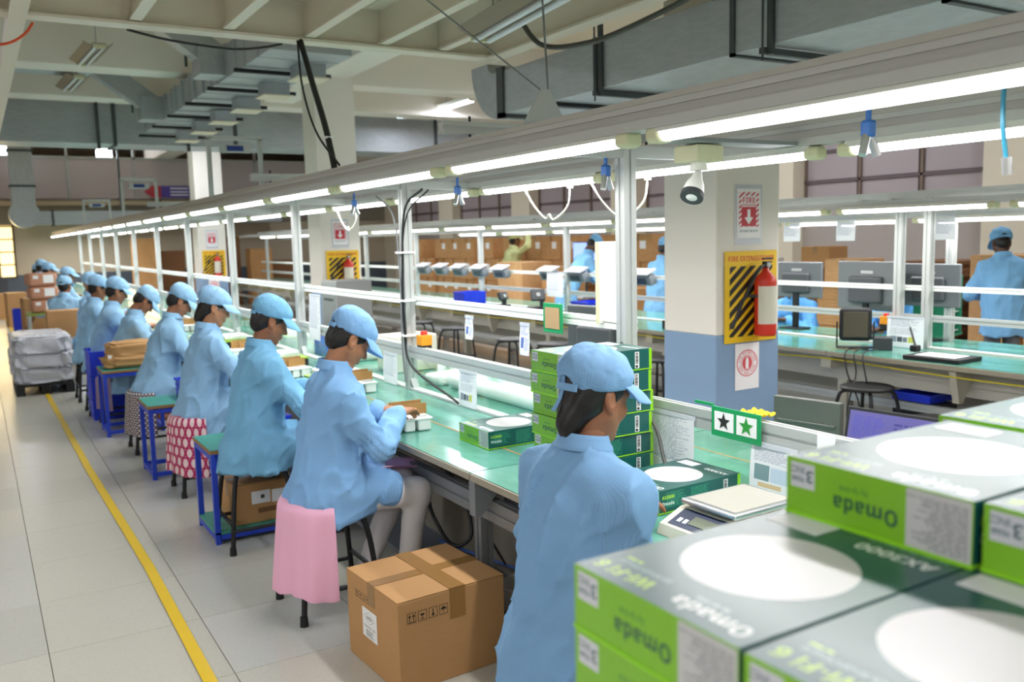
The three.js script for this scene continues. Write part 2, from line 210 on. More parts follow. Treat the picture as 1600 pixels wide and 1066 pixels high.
  for (const A of sh) { const W = V(...A.w), f = V(...A.w).sub(V(...A.e)).normalize().lerp(V(...(q['dir' + A.n] || [-A.s * .35, -.15, 1])).normalize(), .6).normalize(), up = V(...(q['up' + A.n] || [A.s * -.15, 1, 0])), xx = up.clone().cross(f).normalize(), yy = f.clone().cross(xx); geos.push((A.n === 'R' ? handR : handL)[q.curl].clone().applyMatrix4(new THREE.Matrix4().makeBasis(xx, yy, f).setPosition(W.addScaledVector(f, .02)))); }
  const bodyGeo = mergeGeometries(geos.map(g => g.toNonIndexed()));
  part(G, 'body', bodyGeo, new THREE.MeshStandardMaterial({ color: q.skin, vertexColors: true, roughness: .55 }));
  const hair = part(G, 'hair', hairGeo[q.bun].clone().applyMatrix4(hm), M(0x14100e, .5));
  const cap = part(G, 'cap', capGeo.clone().applyMatrix4(hm), cm); part(cap, 'visor', visorGeo.clone().applyMatrix4(hm), cm); part(cap, 'strap', q.strap ? [strapGeo.clone().applyMatrix4(hm), bandGeo.clone().applyMatrix4(hm)] : bandGeo.clone().applyMatrix4(hm), cm);
  // trousers
  part(G, 'trousers', meshField((x, y, z) => { let d = 9; knee.forEach((k, i) => { const a = ankle[i]; d = Math.min(d, smin(capsule(x, y, z, [k[0] * .85, S + .035, .02], k, .088, .066), capsule(x, y, z, k, [a[0], a[1] + .02, a[2]], .064, .046), .03)); }); d = smin(d, capsule(x, y, z, [-.07, S + .06, 0], [.07, S + .06, 0], .09, .09), .05); d = smax(d, S + .16 - y > 0 ? -1 : y - S - .16, .01); if (Math.abs(d) < .03) d += .006 * NZ.noise(x * 18, y * 16, z * 18); return d; }, [-.25, .02, -.22], [.25, S + .2, .55], q.fine ? .012 : .018), q.lowerMat || M(q.lower, .8));
  if (q.drape) { const d = q.drape; part(G, 'kurta', sheet((u, v) => { const a = Math.PI + (d.a0 + (d.a1 - d.a0) * u), w = v < .12 ? v / .12 : 1, rad = (.2 + .035 * w + (d.flare || 0) * Math.max(0, v - .1)) * (v < .12 ? .55 + .45 * w : 1) + .012 * Math.sin(u * 17 + 1) * v + .007 * Math.sin(u * 41) * v; const yT = S + .03, yB = d.y + (d.slope || 0) * (u - .5) + .008 * Math.sin(u * 12); return [rad * 1.0 * Math.sin(a), yT + (yB - yT) * Math.max(0, (v - .08) / .92), rad * .95 * Math.cos(a)]; }, 36, 18, .004), d.mat); }
  if (q.lap) part(G, 'tunic_front', sheet((u, v) => { const x = -.01 + .25 * u, hang = Math.max(0, v - .62) / .38, rise = .012 * Math.sin(u * 9 + v * 5); return [x + .02 * hang * Math.sin(v * 9), (v < .62 ? S + .105 - .03 * v : S + .086 - hang * .24) + rise * (1 - hang) - (u > .8 ? (u - .8) * .5 : 0), .12 + Math.min(v, .62) * .58 + .05 * Math.sin(hang * 1.6) + rise]; }, 16, 24, .004), q.lap);
  if (q.glasses) { const g = []; for (const s of [-1, 1]) { g.push(tube(Array.from({ length: 9 }, (_, i) => { const a = i / 8 * Math.PI * 2; return [s * .032 + .024 * Math.cos(a), .0 + .017 * Math.sin(a), .1]; }), .0018, 24, 6), bar([s * .056, .006, .098], [s * .082, .008, -.01], .0016, 6)); } g.push(bar([-.01, .004, .101], [.01, .004, .101], .0016, 6)); part(G, 'glasses', g.map(k => { k.applyMatrix4(hm); return k; }), M(0xd8c8c0, .3)); }
  G.scale.setScalar(q.size); return G;
}
// ---------- floor, walls, ceilings, columns ----------
const floorTex = dataTex(512, () => { const r = rnd(); const k = r < .05 ? -34 : r < .09 ? -18 : (rnd() - .5) * 9; return [196 + k, 195 + k, 187 + k]; }, true, [1, 1]);
const floorMats = [0, 1, 2].map(i => { const t = floorTex.clone(); t.offset.set(i * .37, i * .21); t.needsUpdate = true; return new THREE.MeshStandardMaterial({ map: t, color: [0xffffff, 0xf7f7f4, 0xfffdf6][i], roughness: .2 + i * .03 }); });
const floor = structure('floor', 'speckled off-white glossy tiled factory floor');
part(floor, 'floor_base', span(-6, 13, -.12, -.004, -30, 4), M(0x6c675c, .8));
{ const X = [-2.15, -1.58, -1.01, -.44, .135, .755, 1.375, 1.995], Z0 = .27, dz = .62, g = {};
  for (let c = 0; c < X.length - 1; c++) { const w = X[c + 1] - X[c] - .003; const key = w.toFixed(3); g[key] ??= (() => { const q = rbx(w, .012, dz - .003, 0, 0, 0, .0012, 1); const uv = q.attributes.uv, p = q.attributes.position; for (let i = 0; i < uv.count; i++) uv.setXY(i, p.getX(i) / .6, p.getZ(i) / .6); return q; })(); for (let r = 0; r < 42; r++) { const z = Z0 - r * dz - dz / 2; const m = part(floor, 'tile', g[key], floorMats[(c * 5 + r * 3 + (r * c) % 4) % 3]); m.position.set((X[c] + X[c + 1]) / 2, -.006, z); } }
  const slab = (x0, x1, z0, z1) => { const q = span(x0, x1, -.01, 0, z0, z1), uv = q.attributes.uv, p = q.attributes.position; for (let i = 0; i < uv.count; i++) uv.setXY(i, p.getX(i) / .6, p.getZ(i) / .6); return q; };
  part(floor, 'floor_slab', [slab(1.995, 13, -30, 4), slab(-6, -2.15, -30, 4), slab(-2.15, 1.995, -30, Z0 - 42 * dz), slab(-2.15, 1.995, Z0, 4)], floorMats[1]); }
{ const pts = [[.62, 0], [.63, -3.45], [.638, -4.9], [.6, -7.37], [.577, -12.3], [.53, -22], [.51, -27]];
  const t = thing('floor_tape', 'yellow adhesive lane tape running along the aisle floor', 'tape');
  part(t, 'tape_strip', sheet((u, v) => { const s = v * (pts.length - 1), i = Math.min(pts.length - 2, Math.floor(s)), f = s - i; return [pts[i][0] + (pts[i + 1][0] - pts[i][0]) * f + .05 * (1 - u), .0035, pts[i][1] + (pts[i + 1][1] - pts[i][1]) * f]; }, 1, 60, .003), M(0xe8c326, .35)); }
const ZB = -27.5;
// back wall: lower wall, dado, upper partition
const wb = structure('wall_back', 'far end wall with grey painted base and panelled upper partition');
part(wb, 'wall', span(-6, 13, 0, 2.35, ZB - .3, ZB), M(0xc2b49c, .75)); part(wb, 'painted_base', span(-6, 13, 0, 1.0, ZB, ZB + .01), M(0x56616c, .6), 'slate grey painted base');
part(wb, 'ledge_beam', span(-6, 13, 2.35, 3.03, ZB - .3, ZB + .05), M(0x8f8678, .75)); part(wb, 'ledge', span(-6, 13, 2.86, 2.98, ZB, ZB + .25), M(0xc8b79a, .7));
part(wb, 'upper_wall', span(-6, 13, 4.75, 5.2, ZB - .3, ZB), M(0xc2b49c, .75)); part(wb, 'upper_floor', span(-6, 13, 2.9, 3.0, ZB - 8, ZB - .3), M(0xb0a590, .75)); part(wb, 'upper_ceiling', span(-6, 13, 4.95, 5.2, ZB - 8, ZB - .3), M(0xc2b49c, .75)); part(wb, 'upper_side_wall', span(-6.3, -6, 2.9, 5.2, ZB - 8, ZB - .3), M(0xc2b49c, .75)); part(wb, 'upper_side_wall', span(13, 13.3, 2.9, 5.2, ZB - 8, ZB - .3), M(0xc2b49c, .75));
for (let x = -6.2; x < 13; x += 1.72) { part(wb, 'panel', rspan(x + .03, x + 1.69, 3.05, 4.15, ZB - .08, ZB, .01), mat.panelPink); part(wb, 'panel_frame', span(x - .03, x + .03, 3.03, 4.45, ZB - .06, ZB + .03), mat.lightGrey); }
part(wb, 'panel_rail', span(-6, 13, 4.15, 4.21, ZB - .08, ZB + .03), mat.lightGrey);
part(wb, 'recess_back', span(-6, 13, 2.9, 5.2, ZB - 8.2, ZB - 8), M(0xc2b49c, .75));
// window at far left of the end wall, daylight behind
const win = structure('window_1', 'daylit window with dark glazing bars at the far left end wall');
part(win, 'pane', span(-.2, .93, .95, 2.33, ZB + .012, ZB + .03), M(0xffe9b8, .5, { emissive: 0xffdf9a, emissiveIntensity: 1.1 })); for (let i = 0; i < 5; i++) part(win, 'glazing_bar', span(-.25, .98, .93 + i * .34, .965 + i * .34, ZB + .02, ZB + .05), mat.brown); for (const x of [-.25, .16, .55, .93]) part(win, 'mullion', span(x, x + .05, .93, 2.35, ZB + .02, ZB + .055), mat.brown);
const winLight = new THREE.RectAreaLight(0xffe2a8, 2.5, 1.1, 1.35); winLight.position.set(.36, 1.65, ZB + .08); winLight.lookAt(.36, 1.4, 0); scene.add(winLight);
const dr = structure('door_1', 'dark grey steel door under the far window'); part(dr, 'door_leaf', span(-.3, .72, 0, .93, ZB + .012, ZB + .05), M(0x474d54, .5)); part(dr, 'door_rail', span(-.3, .72, .45, .5, ZB + .05, ZB + .065), M(0x3a4046, .5));
// other walls
const wl = structure('wall_left', 'plain cream side wall left of the aisle'); part(wl, 'wall', span(-6.3, -6, 0, 5.2, -30, 4.3), mat.creamPlain);
const wf = structure('wall_front', 'plain cream wall behind the camera'); part(wf, 'wall', span(-6.3, 13.3, 0, 5.2, 4, 4.3), mat.creamPlain);
const wr = structure('wall_right', 'right side wall with frosted window bands between cream piers');
part(wr, 'wall', span(12, 12.3, 0, 2.0, -30, 4.3), M(0xb6aca4, .75)); part(wr, 'upper_wall', span(12, 12.3, 3.45, 5.2, -30, 4.3), mat.creamPlain);
for (let k = 0; k < 8; k++) { const z = 2 - k * 4.1; part(wr, 'pier', span(11.75, 12, 0, 5.0, z - .85, z), mat.creamPlain); part(wr, 'pier_core', span(12, 12.3, 2, 3.45, z - .85, z), mat.creamPlain);
  const w = structure('window_' + (k + 2), 'frosted window band of the right wall'); w.name = 'window_' + (k + 2);
  for (let i = 0; i < 3; i++) for (let j = 0; j < 3; j++) part(w, 'pane', span(12.06, 12.08, 2.03 + j * .475, 2.47 + j * .475, z - .9 - (i + 1) * 1.07, z - .9 - i * 1.07 - .05), M(0xb0a4a6, .5));
  for (let j = 0; j < 4; j++) part(w, 'glazing_bar', span(12.02, 12.1, 2.0 + j * .475 - .02, 2.0 + j * .475 + .02, z - 4.1, z - .85), M(0x6d5f62, .6)); for (let i = 0; i < 4; i++) part(w, 'mullion', span(12.02, 12.1, 2, 3.45, z - .9 - i * 1.07, z - .85 - i * 1.07), M(0x7d6a5c, .6)); }
// columns with blue base
const colZ = [-4.73, -13.28, -22];
colZ.forEach((z, i) => { const c = thing('column', ['square cream column with blue painted base nearest the camera', 'cream square column halfway down the hall', 'cream square column far down the hall'][i], 'column', [0, 0, 0], 0, undefined, 'structure');
  part(c, 'shaft', rspan(4.6, 5.25, .94, 4.9, z - .57, z, .012), mat.cream); part(c, 'painted_base', rspan(4.597, 5.253, 0, .942, z - .573, z + .003, .012), mat.bluePaint, 'dusty blue painted base'); });
// ceiling over the far hall
const ce = structure('ceiling', 'cream hall ceiling with deep transverse concrete beams'); part(ce, 'slab', span(-6.3, 13.3, 4.95, 5.25, -30, 4.3), mat.creamPlain);
for (const z of [-13.9, -16.6, -22.3]) part(ce, 'beam', rspan(-6, 13, 4.12, 4.96, z, z + .5, .02), mat.cream); for (const x of [4.65, 10.6]) part(ce, 'beam', rspan(x, x + .55, 4.2, 4.96, -29, -8.3, .02), mat.cream);
{ const q = new THREE.BufferGeometry(); }
// mezzanine deck over the near hall
const YM = 3.0, ZM = -5.82, mz = structure('mezzanine_deck', 'white steel mezzanine deck with joists overhead');
part(mz, 'deck_slab', span(-6, 3.4, YM + .26, YM + .36, ZM, 4), mat.deckWhite);
for (let i = 0; i < 8; i++) for (let j = 0; j < 4; j++) part(mz, 'deck_panel', span(-.7 + i * .512 + .003, -.7 + (i + 1) * .512 - .003, YM + .246, YM + .26, ZM + .08 + j * 1.9 + .003, ZM + .08 + (j + 1) * 1.9 - .003), mat.deckWhite);
part(mz, 'edge_beam', [span(-6, 3.4, YM + .016, YM + .26, ZM - .015, ZM + .015), span(-6, 3.4, YM, YM + .018, ZM - .065, ZM + .065)], mat.deckWhite); part(mz, 'edge_beam', [span(3.37, 3.4, YM + .016, YM + .26, ZM, 4), span(3.33, 3.45, YM, YM + .016, ZM - .06, 4)], mat.deckWhite);
for (const x of [-.1, .93, 1.47, 1.99, 2.51, 2.96]) part(mz, 'joist', [span(x - .01, x + .01, YM + .04, YM + .26, ZM, 4), span(x - .034, x + .034, YM + .025, YM + .04, ZM, 4)], mat.deckWhite);
part(mz, 'hanger_beam', [span(.27, .36, YM - .022, YM, -17, 4), span(.308, .322, YM, YM + .24, -17, 4)], mat.deckWhite);
// ---------- assembly bench one, rails, tube lights ----------
const TT = .755, XE = 1.645, XP = 2.32, XN = 1.838, XF = 2.80, ZA = .4, ZZ = -26.5;
const profile = (w, d) => { const s = new THREE.Shape(), a = w / 2, b = d / 2, g = .006, n = .007; s.moveTo(-a, -b); s.lineTo(-g, -b); s.lineTo(-g, -b + n); s.lineTo(g, -b + n); s.lineTo(g, -b); s.lineTo(a, -b); s.lineTo(a, -g); s.lineTo(a - n, -g); s.lineTo(a - n, g); s.lineTo(a, g); s.lineTo(a, b); s.lineTo(g, b); s.lineTo(g, b - n); s.lineTo(-g, b - n); s.lineTo(-g, b); s.lineTo(-a, b); s.lineTo(-a, g); s.lineTo(-a + n, g); s.lineTo(-a + n, -g); s.lineTo(-a, -g); s.closePath(); return s; };
const postGeo = (w, d, x, y0, y1, z) => { const g = new THREE.ExtrudeGeometry(profile(w, d), { depth: y1 - y0, bevelEnabled: false }); g.rotateX(-Math.PI / 2); g.translate(x, y0, z); return g; };
const railZ = (w, h, x, y, z0, z1) => { const g = new THREE.ExtrudeGeometry(profile(w, h), { depth: Math.abs(z1 - z0), bevelEnabled: false }); g.translate(x, y, Math.min(z0, z1)); return g; };
const postZ = []; for (let k = 0; k < 12; k++) postZ.push(-.72 - k * 2.19);
const bench = thing('assembly_bench', 'long green-topped assembly bench where the workers in the row sit', 'workbench', [0, 0, 0]);
for (let k = 0; k < 12; k++) { const z1 = -.69 - k * 2.4 + 2.4 - .004, z0 = z1 - 2.392; if (z1 < ZZ) break; const a = Math.max(z0, ZZ), b = Math.min(z1, ZA);
  for (const [x0, x1, s] of [[XE, XP - .03, -1], [XP + .03, 2.995, 1]]) { part(bench, 'table_top', span(x0 + (s < 0 ? .006 : 0), x1 - (s > 0 ? .006 : 0), TT - .004, TT, a, b), mat.tableGreen); part(bench, 'edge_board', rspan(x0, x1, TT - .034, TT - .004, a, b, .003), mat.tableEdge); } }
part(bench, 'centre_strip', railZ(.05, .025, XP, TT + .002, ZZ, ZA), mat.whitePaint); part(bench, 'belt_line', span(1.965, 1.972, TT, TT + .0012, ZZ, ZA), M(0xd89a52, .5), 'thin orange guide line'); part(bench, 'belt_line', span(2.66, 2.667, TT, TT + .0012, ZZ, ZA), M(0xd89a52, .5));
for (const x of [1.78, 2.86]) part(bench, 'under_rail', railZ(.045, .09, x, .565, ZZ, ZA), mat.aluDark); part(bench, 'foot_panel', span(2.0, 2.02, .06, .5, ZZ, ZA), M(0x8c8678, .7)); part(bench, 'foot_shelf', span(1.72, 2.9, .12, .14, ZZ, ZA), M(0x6b7076, .5)); part(bench, 'cable_duct', span(2.1, 2.5, .56, .66, ZZ, ZA), M(0x6e6e6a, .6));
for (const z of postZ) { const zz = z - .35; part(bench, 'leg_frame', [postGeo(.06, .06, 1.8, .02, .72, zz), postGeo(.06, .06, 2.84, .02, .72, zz), bx(1.1, .06, .05, 2.32, .69, zz), bx(1.1, .05, .05, 2.32, .1, zz)], mat.aluDark); part(bench, 'bracket', (() => { const g = prism([[0, 0], [.17, 0], [.03, -.16], [0, -.16]], .05); g.translate(1.68, .715, zz + .1); return g; })(), mat.grey); part(bench, 'junction_box', rbx(.09, .1, .3, 1.86, .65, zz + .3, .005), mat.darkGrey); }
const gantry = thing('bench_gantry', 'white aluminium posts and rails carrying the tube lights over the assembly bench', 'frame');
for (const z of postZ) { part(gantry, 'post', postGeo(.062, .062, XP, TT, 2.06, z), mat.alu); part(gantry, 'cross_arm', [bx(1.02, .05, .04, XP, 2.035, z)], mat.alu); part(gantry, 'foot_bracket', (() => { const g = prism([[0, 0], [.05, 0], [0, .06]], .04); g.rotateY(-Math.PI / 2); g.translate(XP + .02, TT + .012, z + .03); return g; })(), mat.aluDark); }
for (let k = 0; k < postZ.length - 1; k++) { const a = postZ[k + 1] + .032, b = postZ[k] - .032; part(gantry, 'mid_rail', railZ(.045, .075, XP, 1.0, a, b), mat.alu); if (k > 0) part(gantry, 'upper_rail', railZ(.03, .05, XP + .045, 1.315, a - .03, b + .03), mat.whitePaint); part(gantry, 'clear_panel', span(XP - .003, XP + .003, TT + .015, .962, a, b), mat.glass); }
for (const x of [XN, XF]) { part(gantry, 'light_rail', [railZ(.05, .05, x, 2.075, ZZ, 1), bx(.085, .03, Math.abs(ZZ - 1), x, 2.035, (ZZ + 1) / 2)], M(0xbfbfba, .45)); part(gantry, 'rail_cap', span(x - .03, x + .03, 2.1, 2.118, ZZ, 1), M(0xb4b0a8, .5)); }
// tube light fittings: each a thing of its own
const tubeProto = (name, label, group, L = 1.2) => { const t = thing(name, label, 'light', [0, 0, 0], 0, group);
  part(t, 'housing', (() => { const g = prism([[-.036, .012], [.036, .012], [.03, .036], [-.03, .036]], L); g.translate(0, 0, -L / 2); return g; })(), M(0xe6e6dc, .5));
  part(t, 'diffuser', (() => { const g = new THREE.CylinderGeometry(.03, .03, L - .05, 16); g.rotateX(Math.PI / 2); g.scale(1, .8, 1); g.translate(0, .008, 0); return g; })(), mat.glow);
  for (const s of [-1, 1]) part(t, 'end_cap', rbx(.074, .052, .07, 0, .006, s * (L / 2 + .005), .02, 2), mat.ivory); part(t, 'clip', [bx(.012, .05, .02, .03, .03, L * .42), bx(.012, .05, .02, .03, .03, -L * .42)], mat.ivory); return t; };
const NTH = ['', 'first', 'second', 'third', 'fourth', 'fifth', 'sixth', 'seventh', 'eighth', 'ninth', 'tenth', 'eleventh', 'twelfth', 'thirteenth', 'fourteenth', 'fifteenth', 'sixteenth', 'seventeenth', 'eighteenth', 'nineteenth', 'twentieth'];
const ordTube = (i, r) => i ? NTH[i] + ' lit tube light from the right under the ' + r + ' rail of the assembly bench' : 'lit tube light at the camera end of the ' + r + ' rail, beyond the right picture edge';
const LN = 'lit tube light at the camera end of the near rail, beyond the right picture edge';
const protoN = tubeProto('tube_light', LN, 'tube lights on the near bench rail');
const zn = [], zf = []; for (let k = 0; k < 20; k++) { zn.push(-2.21 + .68 + 1.364 - k * 1.364); zf.push(-2.27 + .68 + 1.364 - k * 1.364); }
const clones = []; zn.forEach((z, i) => { if (i) clones.push([dup(protoN, [XN, 1.995, z], 0, ordTube(i, 'near'), 'tube lights on the near bench rail'), z]); else { protoN.position.set(XN, 1.995, z); clones.push([protoN, z]); } });
zf.forEach((z, i) => clones.push([dup(protoN, [XF, 1.985, z], 0, ordTube(i, 'far'), 'tube lights on the far bench rail'), z]));
// bench two fittings
const B2X = 6.32, b2 = []; for (let k = 0; k < 15; k++) b2.push(-1.3 - k * 1.364);
b2.forEach((z, i) => { const nth = NTH[i + 1]; clones.push([dup(protoN, [5.84, 1.83, z], 0, nth + ' lit tube light from the right on the second bench near rail', 'tube lights on the second bench near rail'), z]); if (z > -13) clones.push([dup(protoN, [6.8, 1.75, z], 0, nth + ' lit tube light from the right on the second bench far rail', 'tube lights on the second bench far rail'), z]); });
for (const [c] of clones) { const l = new THREE.RectAreaLight(TUBE_COL, TUBE_L, .07, 1.14); l.position.set(c.position.x, c.position.y - .022, c.position.z); l.rotation.x = -Math.PI / 2; l.name = 'tube_glow'; scene.add(l); }
// second bench
const bench2 = thing('assembly_bench', 'green-topped second assembly bench behind the blue-based column', 'workbench');
for (let k = 0; k < 10; k++) { const b = .2 - k * 2.4, a = b - 2.394; for (const [x0, x1] of [[5.645, 6.29], [6.35, 7.0]]) { part(bench2, 'table_top', span(x0 + .005, x1 - .005, TT - .004, TT, a, b), mat.tableGreen); part(bench2, 'edge_board', rspan(x0, x1, TT - .04, TT - .004, a, b, .004), mat.tableEdge); } }
part(bench2, 'centre_strip', railZ(.05, .025, B2X, TT + .002, -23.8, .2), mat.whitePaint); part(bench2, 'apron', span(5.9, 5.92, .5, .7, -23.8, .2), M(0xb6b4aa, .6)); part(bench2, 'lower_rail', railZ(.05, .06, 5.95, .36, -23.8, .2), mat.alu); part(bench2, 'modesty_panel', span(6.5, 6.52, .1, .5, -23.8, .2), M(0xdcdbd2, .6)); part(bench2, 'yellow_cable', tube(Array.from({ length: 40 }, (_, i) => [5.69, .69 - .025 * Math.abs(Math.sin(i * .8)), .2 - i * .6]), .006, 200, 5), mat.limeCable);
for (let k = 0; k < 11; k++) { const z = -.35 - k * 2.15; part(bench2, 'leg', [rbx(.09, .68, .09, 5.95, .36, z, .006), rbx(.3, .1, .1, 5.85, .66, z, .006)], M(0xb9b6a6, .5)); part(bench2, 'leg', rbx(.08, .7, .08, 6.7, .36, z, .006), mat.aluDark); part(bench2, 'bracket', (() => { const g = prism([[0, 0], [.24, 0], [.2, -.1], [.1, -.24], [.06, -.24]], .05); g.rotateY(0); g.translate(5.68, .715, z - 1.1); return g; })(), M(0xb4b0a0, .5)); }
const gantry2 = thing('bench_gantry', 'white aluminium posts and rails over the second assembly bench', 'frame');
const postZ2 = [-2.35, -4.45, -4.2, -6.9, -9.1, -11.3, -13.5, -15.7, -17.9, -20.1, -22.3];
for (const z of postZ2) part(gantry2, 'post', postGeo(.062, .062, B2X, TT, 1.93, z), mat.alu); part(gantry2, 'post', postGeo(.06, .06, 6.85, TT, 1.9, -4.35), mat.alu);
for (const [x, y, w, h, m] of [[B2X + .045, 1.22, .03, .04, 'whitePaint'], [B2X + .045, .985, .04, .05, 'alu'], [5.84, 1.875, .05, .05, 'alu'], [6.8, 1.8, .05, .05, 'alu'], [B2X, 1.95, .05, .06, 'alu']]) part(gantry2, 'rail', railZ(w, h, x, y, -23, .2), mat[m]);
for (const z of postZ2) part(gantry2, 'cross_arm', [bx(1.0, .04, .04, B2X, 1.895, z)], mat.alu);
// stools
const stoolP = (seatR, h, label, group) => { const t = thing('stool', label, 'stool', [0, 0, 0], 0, group); part(t, 'seat', lathe([[0, h], [seatR * .9, h], [seatR, h - .008], [seatR, h - .022], [seatR * .92, h - .03], [0, h - .03]], 32), mat.black); const f = .185;
  for (const [i, j] of [[-1, -1], [1, -1], [1, 1], [-1, 1]]) { const lg = part(t, 'leg', tube([[i * .07, h - .035, j * .07], [i * .125, h - .05, j * .125], [i * .145, h - .11, j * .145], [i * f, .02, j * f]], .0135, 24, 8), mat.black); part(lg, 'rubber_foot', cyl(.02, .045, i * f, .0225, j * f, .017, 12), mat.black); }
  const y = .13, e = .178; for (const [a, b] of [[[-1, -1], [1, -1]], [[1, -1], [1, 1]], [[1, 1], [-1, 1]], [[-1, 1], [-1, -1]]]) part(t, 'stretcher', bar([a[0] * e, y + (a[1] === b[1] ? 0 : .04), a[1] * e], [b[0] * e, y + (a[1] === b[1] ? 0 : .04), b[1] * e], .011), mat.black); return t; };
const st0 = stoolP(.155, .485, 'black stool under the worker in the pink tunic', 'black stools along the assembly bench'); st0.position.set(1.31, 0, -3.9);
const stoolRow = [[1.39, -1.98, 'black stool under the worker with the hanging cap strap'], [1.27, -5.0, 'black stool under the worker in teal-tinted coat'], [1.27, -6.32, 'black stool under the worker wearing glasses'], [1.2, -7.85, 'black stool under the worker in grey dotted skirt'], [1.12, -9.15, 'black stool under the worker with bowed head'], [1.07, -9.95, 'black stool under the half hidden worker'], [1.06, -10.9, 'black stool under the worker with rounded cap'], [1.19, -12.35, 'black stool under the worker looking back']];
for (const [x, z, l] of stoolRow) dup(st0, [x, 0, z], 0, l);
const st1 = stoolP(.19, .55, 'tall round black stool standing by the second bench, cables draped over it', 'stools by the second bench'); st1.position.set(5.55, 0, -4.15);
for (const [x, z, l, s] of [[5.35, -3.45, 'low round black stool in front of the second bench', .8], [5.4, -2.75, 'round black stool in front of the second bench, nearest to the camera', .85], [5.6, -5.7, 'round black stool beside the blue-based column', .95], [5.5, -6.4, 'round black stool just left of the blue-based column', .95], [7.5, -4.0, 'round black stool behind the second bench near the standing worker', 1], [5.2, -8.6, 'square-legged black stool in the aisle under the hanging tag', 1], [5.3, -7.9, 'black stool in the aisle below the green framed card', 1], [5.25, -7.2, 'black stool in the aisle nearest the grey monitor', 1], [5.3, -10.2, 'black stool in the middle aisle left of the gantry post', 1], [5.3, -11.3, 'farther black stool in the middle aisle', 1]]) { const q = dup(st1, [x, 0, z], rr(0, 1), l); q.scale.set(1, s, 1); }
// ---------- the people ----------
const latticeTex = canvasTex(256, 256, (x, w, h) => { x.fillStyle = '#e9cfd0'; x.fillRect(0, 0, w, h); x.strokeStyle = '#b02a5c'; x.lineWidth = 10; for (let j = -1; j < 5; j++) for (let i = -1; i < 7; i++) { const cx = i * 43 + (j % 2 ? 21 : 0), cy = j * 64; x.beginPath(); for (let k = 0; k <= 16; k++) { const a = k / 16 * Math.PI * 2; x.lineTo(cx + 19 * Math.cos(a), cy + 34 * Math.sin(a)); } x.stroke(); } }, [2.4, 1.6]);
const speckTex = canvasTex(128, 128, (x, w, h) => { x.fillStyle = '#5c4f5a'; x.fillRect(0, 0, w, h); x.fillStyle = '#d8d2d0'; for (let j = 0; j < 8; j++) for (let i = 0; i < 8; i++) { x.beginPath(); x.ellipse(i * 16 + (j % 2 ? 8 : 0), j * 16 + 8, 5, 6, 0, 0, 7); x.fill(); } }, [3, 2.4]);
const pinkMat = M(0xf2b6d0, .85), latticeMat = new THREE.MeshStandardMaterial({ map: latticeTex, roughness: .85 }), speckMat = new THREE.MeshStandardMaterial({ map: speckTex, roughness: .85 }), mauveMat = M(0xa08aa8, .85);
const F90 = Math.PI / 2, crew = 'workers seated along the assembly bench';
person({ label: 'worker in checked blue coat seen from behind, cap strap hanging, beside the green carton stack', x: 1.36, z: -1.98, face: F90 + .16, S: .5, slim: .95, lean: .1, headPitch: .2, headYaw: -.12, coat: 0x8cb6d8, skin: 0x9a6648, bun: 1, strap: 1, hem: -.2, handR: [.06, .79, .3], handL: [.16, .84, .36], poleR: [-.3, -1, -.1], group: crew });
person({ label: 'worker with pink tunic and white leggings packing a white tray', x: 1.31, z: -3.86, face: F90 - .05, S: .515, lean: .09, headPitch: .6, coat: 0x93c2ea, skin: 0xa87352, handR: [-.02, .87, .34], handL: [.15, .865, .33], lap: pinkMat, lower: 0xe6e2e0, curl: 0, ankles: [[-.1, .1, .34], [.09, .1, .2]], drape: { a0: -.85, a1: 1.4, y: .14, slope: -.02, flare: .04, mat: pinkMat }, group: crew });
person({ label: 'worker in teal-tinted blue coat on stool in front of small carton', x: 1.27, z: -4.97, face: F90 - .05, S: .52, lean: .1, headPitch: .42, coat: 0x84bfdc, skin: 0x925f42, hem: -.09, handR: [-.12, .86, .44], handL: [.1, .86, .44], lower: 0x4a3a40, group: crew });
person({ label: 'worker wearing glasses and a magenta lattice print skirt', x: 1.27, z: -6.3, face: F90 - .05, S: .52, lean: .1, headPitch: .3, headYaw: -.05, coat: 0xa0cae6, skin: 0xb07c5a, hem: -.17, glasses: 1, handR: [-.08, .95, .36], handL: [.1, .9, .4], lower: 0x8a2a50, bun: 1, drape: { a0: -1.5, a1: 1.5, y: .17, slope: -.05, flare: .03, mat: latticeMat }, group: crew });
person({ label: 'worker in grey dotted print skirt bending over the bench', x: 1.2, z: -7.75, face: F90 - .1, lean: .24, headPitch: .6, coat: 0xa4cee8, skin: 0x9c6a4c, hem: -.12, handR: [-.06, .93, .38], handL: [.12, .92, .4], lower: 0x5c4f5a, drape: { a0: -1.5, a1: 1.5, y: .17, flare: .03, mat: speckMat }, fine: false, group: crew });
person({ label: 'worker with deeply bowed head and mauve skirt behind the kraft paper parcel', x: 1.12, z: -9.15, face: F90, S: .45, lean: .24, headPitch: .85, coat: 0xa4cee8, skin: 0x8c5a3e, hem: -.12, handR: [-.08, .88, .42], handL: [.1, .88, .42], fine: false, drape: { a0: -1.0, a1: 1.0, y: .17, mat: mauveMat }, group: crew });
person({ label: 'worker half hidden behind the worker with bowed head', x: 1.07, z: -9.95, face: F90, lean: .16, headPitch: .35, coat: 0xa6d0ea, skin: 0x9c6a4c, fine: false, group: crew });
person({ label: 'worker with rounded cap in profile next to the tall open carton', x: 1.06, z: -10.9, face: F90, lean: .08, headPitch: .3, coat: 0xa6d0ea, skin: 0x92603f, fine: false, group: crew });
person({ label: 'worker turning her face back toward the camera', x: 1.19, z: -12.35, face: F90 - .35, lean: .05, headPitch: .05, headYaw: -.95, coat: 0xa6d0ea, skin: 0xa87454, fine: false, group: crew });
